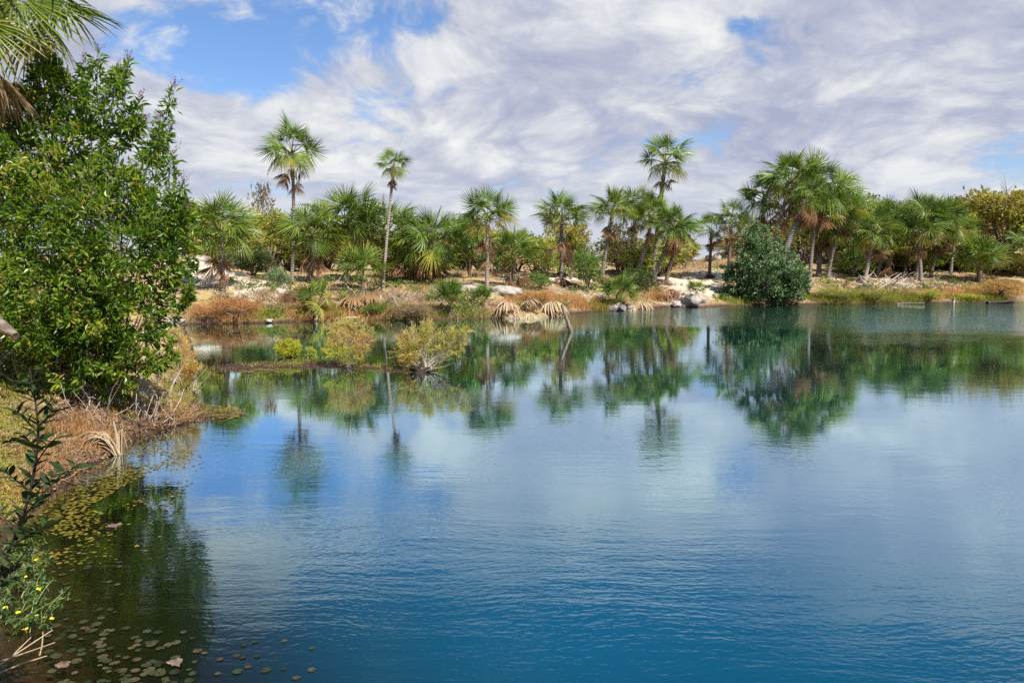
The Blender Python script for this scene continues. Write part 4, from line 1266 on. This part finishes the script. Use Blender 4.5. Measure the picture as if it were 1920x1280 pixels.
# ------------------------------------------------------------------ fallen fronds
def fallen(label, px, py, az, rpx, kind='fallen', tilt=8, seed=0, lift=.1, group='dead fronds lying on the far bank', dist=None):
    rng = np.random.default_rng(seed)
    p = hit(px, py)
    pm, bm_ = FR[kind][seed % len(FR[kind])]
    o = new_obj('fallen_frond', pm, None, p + Vector((0, 0, lift)))
    new_obj('blade', bm_, o)
    o.rotation_euler = (Matrix.Rotation(R(az), 3, 'Z') @ Matrix.Rotation(R(-tilt), 3, 'Y') @ Matrix.Rotation(rng.normal(0, .15), 3, 'X')).to_euler()
    sc = rpx * .88 * p.y / F
    o.scale = (sc, sc, sc)
    return tag(o, label, 'dead frond', group)


fallen('bleached fan drooping to the water, left of the pale row', 952, 583, -100, 52, seed=1, tilt=35, lift=.25)
fallen('bleached fan lying lowest at the left of the pale row', 962, 592, -70, 44, seed=2, tilt=10)
fallen('bleached fan standing folded in the middle of the pale row', 985, 578, -60, 44, seed=0, tilt=45, lift=.2)
fallen('bleached fan flat at the water in the middle of the pale row', 990, 592, -85, 42, seed=1, tilt=8)
fallen('bleached fan with long stalk at the right of the pale row', 1030, 580, -75, 56, seed=2, tilt=30, lift=.25)
fallen('bleached fan right beside the leaning post', 1040, 590, -60, 46, seed=0, tilt=10)
fallen('bleached fan flat at the water between its pale neighbours', 1015, 592, -100, 40, seed=2, tilt=5)
fallen('rust brown fan fallen on the debris under the young bright palm', 672, 574, -120, 52, 'fallenrust', seed=0, tilt=25, lift=.3)
fallen('rust brown fan behind its fallen twin under the young bright palm', 690, 568, -75, 46, 'fallenrust', seed=1, tilt=30, lift=.3)
fallen('tan dead fan hanging beside the thin leaning trunk', 738, 512, -80, 48, 'fallenrust', seed=1, tilt=5, lift=.6)
fallen('pale dead fan right of the round bushy young palm', 1195, 570, -70, 42, seed=1, tilt=15)
fallen('pale dead fan under the round bushy young palm', 1180, 574, -110, 36, seed=0, tilt=10)
fallen('pale dead fan by the root mound of the middle palm', 1078, 548, -60, 40, seed=2, tilt=5)
fallen('pale dead fan on the left skirt of the root mound', 1035, 546, -130, 36, seed=1, tilt=5)
fallen('brown dead fan below the short cluster end palm', 1250, 556, -80, 40, 'fallenrust', seed=0, tilt=30, lift=.3)
fallen('pale hanging fan in front of the thick leaning trunk', 1480, 470, -80, 34, seed=1, tilt=-25, lift=.6)
fallen('pale dead fan on the slope below the palm with open crown', 925, 566, -60, 36, seed=0, tilt=5)


# ------------------------------------------------------------------ wood, stones
def stick(name, label, cat, p0, p1, r0, r1, mat, seed, sides=8, bend=.06, group=None, n=8):
    rng = np.random.default_rng(seed)
    p0, p1 = np.array(p0, dtype=float), np.array(p1, dtype=float)
    L = np.linalg.norm(p1 - p0)
    mb = MB()
    t = np.linspace(0, 1, n)
    rr_ = np.interp(t, [0, 1], [r0, r1]) * (1 + rng.uniform(-.12, .12, n))
    c = bez((0, 0, 0), (p1 - p0) / 2 + rng.normal(0, bend * L, 3) * np.array([1, 1, .5]), p1 - p0, n)
    tube(mb, c, rr_, sides, .6, 0, jitter=.1, rng=rng)
    o = mb.obj(name, M[mat], None, p0, smooth=True)
    return tag(o, label, cat, group)


w0 = on_water(1071, 622)
wp_ = Vector((w0[0], w0[1], 0))
tp = at(1053, 571, wp_.y)
stick('leaning_post', 'weathered wooden post leaning out of the water', 'post', wp_ - (tp - wp_) * .25, tp, .10, .07, 'bark', 1, sides=10, bend=.0, n=10)
p = hit(650, 600)
stick('log', 'pale short log lying at the water edge below the young palm', 'log', p + Vector((-.95, 0, .03)), p + Vector((.6, .2, .10)), .035, .06, 'driftwood', 2)
p = Vector(on_water(785, 697) + (0,))
root = empty('sunken_branch', p, 'black wet branch in the water before the tan islet bush', 'branch')
mb = MB()
for x1, z1, y1 in [(-.45, .12, .05), (.3, .10, .1), (-.2, .2, -.1), (.5, .05, -.1), (.1, .22, 0)]:
    tube(mb, bez((0, 0, -.08), (x1 * .5, y1, z1 * 1.3), (x1, y1, z1), 6), np.linspace(.06, .02, 6), 5, .5)
mb.obj('branches', M['dark_wood'], root)
p = Vector(on_water(1875, 569) + (0,))
stick('log', 'dark log floating by the far right shore', 'log', p + Vector((-.9, 0, .04)), p + Vector((1.0, .1, .12)), .14, .10, 'dark_wood', 3)
p = Vector(on_water(1712, 569.5) + (0,))
stick('log', 'grey flat log at the water below the driftwood tangle', 'log', p + Vector((-1.0, .2, .0)), p + Vector((.9, .2, .03)), .035, .03, 'bark', 4)
p = hit(1788, 566)
stick('stump', 'small white stump standing at the right shore', 'stump', p - Vector((0, 0, .1)), p + Vector((.05, 0, .30)), .085, .06, 'driftwood', 5, bend=.03)
# driftwood tangle
rng = np.random.default_rng(401)
for i in range(34):
    wh = int(rng.choice(5, p=[.2, .25, .25, .2, .1]))
    cx = [1625, 1650, 1690, 1722, 1755][wh] + rng.normal(0, 12)
    p = hit(cx, rng.uniform(518, 546))
    a = rng.uniform(0, 6.28)
    L = rng.uniform(.5, 1.9)
    e = p + Vector((math.cos(a) * L, math.sin(a) * L * .5, rng.uniform(.1, .9)))
    e.z = max(e.z, ground(e.x, e.y) + .05)
    stick('driftwood_branch', 'bleached branch in the driftwood tangle ' + ['under the pale peeling palm', 'under the palm with pointed fronds', 'between orange stalks and leaning pale trunk', 'under the highest palm with a rust fan', 'at its thin right end'][wh], 'branch', p + Vector((0, 0, .02)), e, rng.uniform(.04, .08), .02, 'driftwood', 410 + i, sides=6, bend=.14, group='driftwood on the right bank')
p = hit(1640, 548)
stick('driftwood_branch', 'longest bleached pole slanting across the driftwood tangle', 'branch', p, at(1690, 512, p.y), .07, .04, 'driftwood', 470, group='driftwood on the right bank')
# broken boards and sheaths under the thin leaning palm
for i in range(16):
    p = hit(rng.uniform(655, 750), rng.uniform(540, 590))
    a = rng.uniform(0, 6.28)
    L = rng.uniform(.4, 1.2)
    e = p + Vector((math.cos(a) * L, math.sin(a) * L * .4, rng.uniform(.05, .6)))
    stick('dead_stalk', 'broken grey palm stalk in the debris under the thin leaning palm', 'stalk', p, e, .05, .03, 'driftwood', 480 + i, sides=5, bend=.12, group='broken stalks on the far bank')


def rock(label, px, py, rpx, seed, flat=.6, sink=.25, wide=1.0):
    rng = np.random.default_rng(seed)
    p = hit(px, py)
    r = rpx * p.y / F
    import bmesh
    bm = bmesh.new()
    bmesh.ops.create_icosphere(bm, subdivisions=3, radius=1.0)
    offs = rng.normal(0, 1, (7, 3))
    for v in bm.verts:
        d = np.array(v.co)
        k_ = 1 + .16 * math.sin(3 * d @ offs[0]) + .12 * math.sin(5 * d @ offs[1] + 1) + .07 * math.sin(9 * d @ offs[2])
        for o_ in offs[3:6]:
            n_ = o_ / np.linalg.norm(o_)
            if d @ n_ > .55:
                k_ *= .55 / (d @ n_) * .25 + .75
        v.co = Vector(d * k_ * r)
        v.co.z *= flat
        v.co.x *= wide
    me = bpy.data.meshes.new('rock')
    bm.to_mesh(me)
    bm.free()
    for pl in me.polygons:
        pl.use_smooth = True
    me.materials.append(M['stone'])
    o = new_obj('rock', me, None, p + Vector((0, 0, r * flat * (1 - 2 * sink) * .5)))
    return tag(o, label, 'rock', 'rocks along the shore')


rock('grey boulder under the smallest young palm on the landing', 1303, 570, 19, 1, .8)
rock('white stone at the left under the round bushy young palm', 1147, 580, 10, 2, .8)
rock('white stone in the middle under the round bushy young palm', 1163, 581, 12, 3, .75)
rock('white stone at the right under the round bushy young palm', 1180, 580, 10, 4, .8)
rock('pale flat rock at the left end of the far shore', 326, 606, 20, 5, .4)
rock('pale stone at the water left of the sandy landing', 1268, 574, 9, 6)
rock('reddish stone in the bank above the young palm by the water', 1122, 560, 11, 7)
rock('grey ledge under the half grown palm with yellow stalks', 940, 552, 26, 8, .5, wide=1.5)
rock('grey ledge left of the palm with open crown', 880, 545, 20, 9, .45, wide=1.5)
rock('pale lump on the slope behind the small palm by the path', 1340, 488, 16, 10)
rock('small pale stone at the water below the wide rust bush', 505, 603, 8, 11, .5)
rock('pale boulder on the sand behind the sand palm', 372, 488, 16, 12, .5, wide=1.6)


# ------------------------------------------------------------------ dry strap plant at the near water edge
rng = np.random.default_rng(501)
p = hit(222, 852)
root = empty('dry_fan', p, 'curved bleached strips of a dead palm leaf at the near water edge', 'dead frond')
for i in range(46):
    mb = MB()
    left = i < 38
    a = rng.uniform(R(150), R(215)) if left else rng.uniform(R(20), R(120))
    L = rng.uniform(.45, 1.0) if left else rng.uniform(.25, .45)
    hgt = rng.uniform(.12, .42) if left else rng.uniform(.2, .42)
    d = np.array([math.cos(a), math.sin(a) * .5, 0])
    b0 = np.array([rng.normal(0, .03), rng.normal(0, .03), .0])
    c = bez(b0, b0 + d * L * .35 + np.array([0, 0, hgt * 1.9]), b0 + d * L + np.array([0, 0, rng.uniform(-.02, .12)]), 8)
    tube(mb, c, np.linspace(.011, .004, 8), 4, rng.uniform(.3, 1))
    mb.obj('strip', M['frond_pale'], root)
mb = MB()
tube(mb, bez((0, 0, -.05), (.01, 0, .25), (-.05, 0, .52), 5), np.linspace(.022, .012, 5), 5, .9)
mb.obj('stalk', M['frond_pale'], root)
p = hit(262, 800)
stick('dead_branch', 'dark dead branch behind the bleached strips on the near bank', 'branch', p + Vector((-.35, .1, .18)), p + Vector((.1, -.05, .02)), .03, .02, 'dark_wood', 502)
p = hit(20, 665)
p = at(-30, 590, 12.5)
stick('fallen_log', 'brown dead trunk piece poking in at the left edge', 'trunk', p, at(30, 630, 12.3), .14, .06, 'palm_bark_dark', 503, sides=14, n=12)


# ------------------------------------------------------------------ foreground sapling, shade painted into its leaf colour
def leaf_mesh(mat, seed):
    rng = np.random.default_rng(seed)
    mb = MB()
    st = np.linspace(0, 1, 7)
    hw = .16 * np.sin(np.pi * st ** .85) ** .8
    hw[0] = hw[-1] = .004
    bend = rng.uniform(.05, .25)
    v, f = [], []
    for s_, w_ in zip(st, hw):
        z = -bend * s_ ** 2
        v += [(s_, -w_, z + w_ * .35), (s_, 0, z), (s_, w_, z + w_ * .35)]
    for k_ in range(6):
        a = k_ * 3
        f += [(a, a + 1, a + 4, a + 3), (a + 1, a + 2, a + 5, a + 4)]
    mb.add(v, f, rng.uniform(0, 1))
    return mb.mesh('leaf', [mat], smooth=True)


rng = np.random.default_rng(601)
DS = 4.3
base = at(-45, 1210, DS)
base.z = ground(base.x, base.y)
root = empty('shade_toned_sapling', base, 'leafy sapling coloured dark as in shade close to the camera at the left edge', 'sapling')
wd = MB()
LV = [leaf_mesh(M['shade_toned_leaf'], 610 + i) for i in range(4)]
nleaf = 0


def sap_branch(pxs, r0, r1, lv, size):
    pts = [np.array(at(x_, y_, DS + dd) - base) for x_, y_, dd in pxs]
    pts = np.array(pts)
    t = np.linspace(0, len(pts) - 1, 5 * len(pts))
    cur = np.stack([np.interp(t, np.arange(len(pts)), pts[:, k_]) for k_ in range(3)], 1)
    tube(wd, cur, np.linspace(r0, r1, len(cur)), 5, .4, cap=False)
    for j in range(lv):
        u = (j + .7) / lv
        q = cur[int(u * (len(cur) - 1))]
        tg = cur[min(int(u * (len(cur) - 1)) + 1, len(cur) - 1)] - cur[max(int(u * (len(cur) - 1)) - 1, 0)]
        tg = tg / (np.linalg.norm(tg) + 1e-9)
        side = np.array([(-1) ** j * 1.0, rng.normal(0, .5), rng.uniform(-.1, .5)])
        d = Vector(tg * .7 + side * .9)
        o = new_obj('leaf', LV[int(rng.integers(4))], root, Vector(q))
        qd = d.to_track_quat('X', 'Z')
        o.rotation_euler = (qd.to_matrix() @ Matrix.Rotation(rng.normal(0, .5), 3, 'X')).to_euler()
        sz = size * rng.uniform(.7, 1.2)
        o.scale = (sz, sz, sz)


sap_branch([(-45, 1210, 0), (5, 1060, 0), (35, 985, 0), (55, 930, 0), (68, 860, 0), (72, 800, 0), (66, 750, 0), (55, 690, .05)], .012, .004, 44, .11)
for b_ in [([(40, 975, 0), (75, 930, -.1), (120, 885, -.15), (150, 870, -.2)], 11), ([(30, 1000, 0), (0, 960, .1), (-30, 945, .15)], 8), ([(58, 920, 0), (30, 900, .1), (5, 880, .1)], 8),
           ([(66, 870, 0), (90, 835, -.1), (105, 820, -.15)], 7), ([(68, 850, 0), (45, 815, .1), (20, 830, .15)], 7), ([(70, 800, 0), (95, 775, 0), (110, 770, 0)], 6), ([(72, 810, 0), (40, 780, 0), (25, 770, 0)], 6),
           ([(20, 1025, 0), (55, 1000, -.15), (85, 985, -.2)], 8), ([(0, 1075, 0), (30, 1060, -.1), (60, 1015, -.2)], 8), ([(66, 750, 0), (90, 720, 0)], 5), ([(64, 745, 0), (30, 725, 0)], 5),
           ([(-10, 1100, 0), (10, 1090, .1), (20, 1060, .1)], 6), ([(50, 945, 0), (85, 905, .15), (110, 880, .2)], 7)]:
    sap_branch(b_[0], .005, .0025, int(b_[1] * 1.5), .095)
wd.obj('stem', M['dark_wood'], root)  # stem toned dark as well, to go with the shade in the leaves

# yellow flowering water plant, bottom left
rng = np.random.default_rng(701)
root = empty('flowering_water_plant', on_water(40, 1090) + (0,), 'low plant with small yellow flowers at the bottom left water edge', 'plant')
o0 = np.array(root.location)
fol, wd = MB(), MB()
for i in range(80):
    a = on_water(rng.uniform(-20, 85), rng.uniform(1020, 1190))
    q = np.array((a[0], a[1], 0.0)) - o0
    e = q + np.array([rng.normal(0, .12), rng.normal(0, .12), rng.uniform(.04, .22)])
    c = bez(q, (q + e) / 2 + np.array([0, 0, .06]), e, 6)
    tube(wd, c, np.linspace(.004, .002, 6), 3, .5, cap=False)
    pos = np.repeat(c[1:], 3, 0)
    leaves(fol, pos, np.zeros_like(pos) + np.array([0, 0, .3]), rng, .05, .4, .8, .8)
fol.obj('foliage', M['scrub_dark'], root)  # darker scrub leaves paint in the shade of this corner
wd.obj('stem', M['petiole'], root)
for x_, y_ in [(47, 1082), (68, 1050), (72, 1105), (67, 1155), (98, 1160), (48, 1180), (10, 1140), (35, 1148), (30, 1065)]:
    fl = MB()
    a = at(x_, y_, on_water(x_, y_)[1] - .3)
    c = np.array(a) - o0
    for k_ in range(5):
        th = k_ * 1.2566
        d = np.array([[math.cos(th), math.sin(th), .5]])
        leaves(fl, c[None, :], d, rng, .026, .9, .05, .8)
    fl.obj('flower', M['yellow_petal'], root)

# dry twigs, bottom left corner
for i, (x0, y0, x1, y1) in enumerate([(-10, 1265, 100, 1208), (-10, 1255, 105, 1232), (75, 1240, 82, 1212), (-5, 1275, 90, 1258), (20, 1245, 60, 1222)]):
    a, b_ = on_water(x0, y0), on_water(x1, y1)
    stick('dry_twig', ['upper long straw coloured twig in the bottom left corner', 'middle long straw coloured twig in the bottom left corner', 'short side twig crossing the long ones in the bottom left corner',
                       'lowest straw coloured twig in the bottom left corner', 'stubby twig between the long ones in the bottom left corner'][i], 'twig',
          (a[0], a[1], .05), (b_[0], b_[1], .12), .006, .004, 'frond_pale', 720 + i, sides=5, bend=.03, group='dry twigs in the corner')

# ------------------------------------------------------------------ floating leaves
rng = np.random.default_rng(801)


def pad_geo(r, rng, seg=9):
    a = np.linspace(.22, 2 * math.pi - .22, seg)
    rr_ = r * (1 + rng.uniform(-.07, .07, seg))
    v = np.concatenate([[(0, 0, 0)], np.stack([np.cos(a) * rr_, np.sin(a) * rr_, np.full(seg, r * .06)], 1)])
    f = np.array([(0, i + 1, i + 2) for i in range(seg - 1)])
    return v, f


pads = []
for i in range(5):
    mb = MB()
    v, f = pad_geo(.042, rng, 12)
    mb.add(v, f, rng.uniform(0, 1))
    pads.append(mb.mesh('lily_pad', [M['pad_green']]))
for i in range(150):
    if i < 105:
        px, py = rng.uniform(90, 400), 1285 - abs(rng.normal(0, 60))
        if px > 330 and rng.uniform() < .5:
            px -= 150
    elif i < 120:
        px, py = rng.uniform(400, 640), rng.uniform(1200, 1275)
    else:
        px, py = rng.uniform(70, 240), rng.uniform(1040, 1200)
    a = on_water(px, py)
    o = new_obj('lily_pad', pads[i % 5], None, (a[0], a[1], .006))
    o.rotation_euler = (rng.normal(0, .04), rng.normal(0, .04), rng.uniform(0, 6.28))
    s_ = rng.uniform(.45, .95)
    o.scale = (s_, s_, s_)
    tag(o, 'small round green floating leaf on the dark water at the bottom left', 'lily pad', 'floating leaves at the bottom left')
mb = MB()
cnt = 0
while cnt < 1500:
    t = rng.uniform(0, 1)
    bx = np.interp(t, [0, .25, .5, .75, 1], [290, 225, 150, 80, 20])
    by = np.interp(t, [0, .25, .5, .75, 1], [805, 850, 895, 950, 1030])
    px = bx + abs(rng.normal(0, 75 if t > .2 else 45))
    py = by + rng.uniform(-8, 45)
    a = on_water(px, py)
    z, _ = land(np.array([a[0]]), np.array([a[1]]))
    if z[0] > -.01 or vnoise(np.array([a[0] * 2.2]), np.array([a[1] * 2.2]))[0] < .42:
        continue
    v, f = pad_geo(.021 * rng.uniform(.5, 1.25), rng, 7)
    th = rng.uniform(0, 6.28)
    rot = np.array([[math.cos(th), -math.sin(th), 0], [math.sin(th), math.cos(th), 0], [0, 0, 1]])
    mb.add(v @ rot.T + np.array([a[0], a[1], .005 + rng.uniform(0, .004)]), f, np.clip(rng.normal(.5, .28), 0, 1))
    cnt += 1
for i in range(420):
    px, py = rng.choice([430, 500, 400]) + rng.normal(0, 26), 0
    py = (772 if px < 450 else 692) + abs(rng.normal(0, 5))
    a = on_water(px, py)
    v, f = pad_geo(.06 * rng.uniform(.5, 1.2), rng, 7)
    mb.add(v + np.array([a[0], a[1], .008]), f, rng.uniform(0, .7))
tag(mb.obj('floating_leaves', M['pad_yellow']), 'yellow floating leaves crowding the shallow water by the near left bank', 'floating leaves', None, 'stuff')
# dead leaves on the water
for i, (px, py, rp, lab) in enumerate([(213, 988, 20, 'pink brown dead leaf floating right of the yellow pads'), (60, 1036, 18, 'pale dead leaf floating by the sapling, upper one'), (48, 1062, 14, 'pale dead leaf floating by the sapling, lower one'),
                                       (62, 1098, 20, 'curled brown dead leaf beside the yellow flowers'), (330, 1246, 22, 'pale curled dead leaf among the pads at the bottom'), (120, 1250, 22, 'torn whitish dead leaf near the dry twigs')]):
    a = on_water(px, py)
    mb = MB()
    n = 22
    th = np.linspace(0, 2 * math.pi, n, endpoint=False)
    r = .72 * rp / F * a[1] * (.85 + .14 * np.sin(th * 3 + i) + .16 * np.sin(th * 7 + 2 * i) + rng.uniform(-.16, .16, n))
    v = np.concatenate([[(0, 0, .012)], np.stack([np.cos(th) * r, np.sin(th) * r * .9, rng.uniform(.0, .022, n)], 1)])
    mb.add(v, [(0, k_ + 1, (k_ + 1) % n + 1) for k_ in range(n)], np.concatenate([[.3], rng.uniform(.2, .9, n)]))
    o = mb.obj('floating_dead_leaf', M['dead_leaf'], None, (a[0], a[1], .012))
    tag(o, lab, 'dead leaf', 'dead leaves on the water')
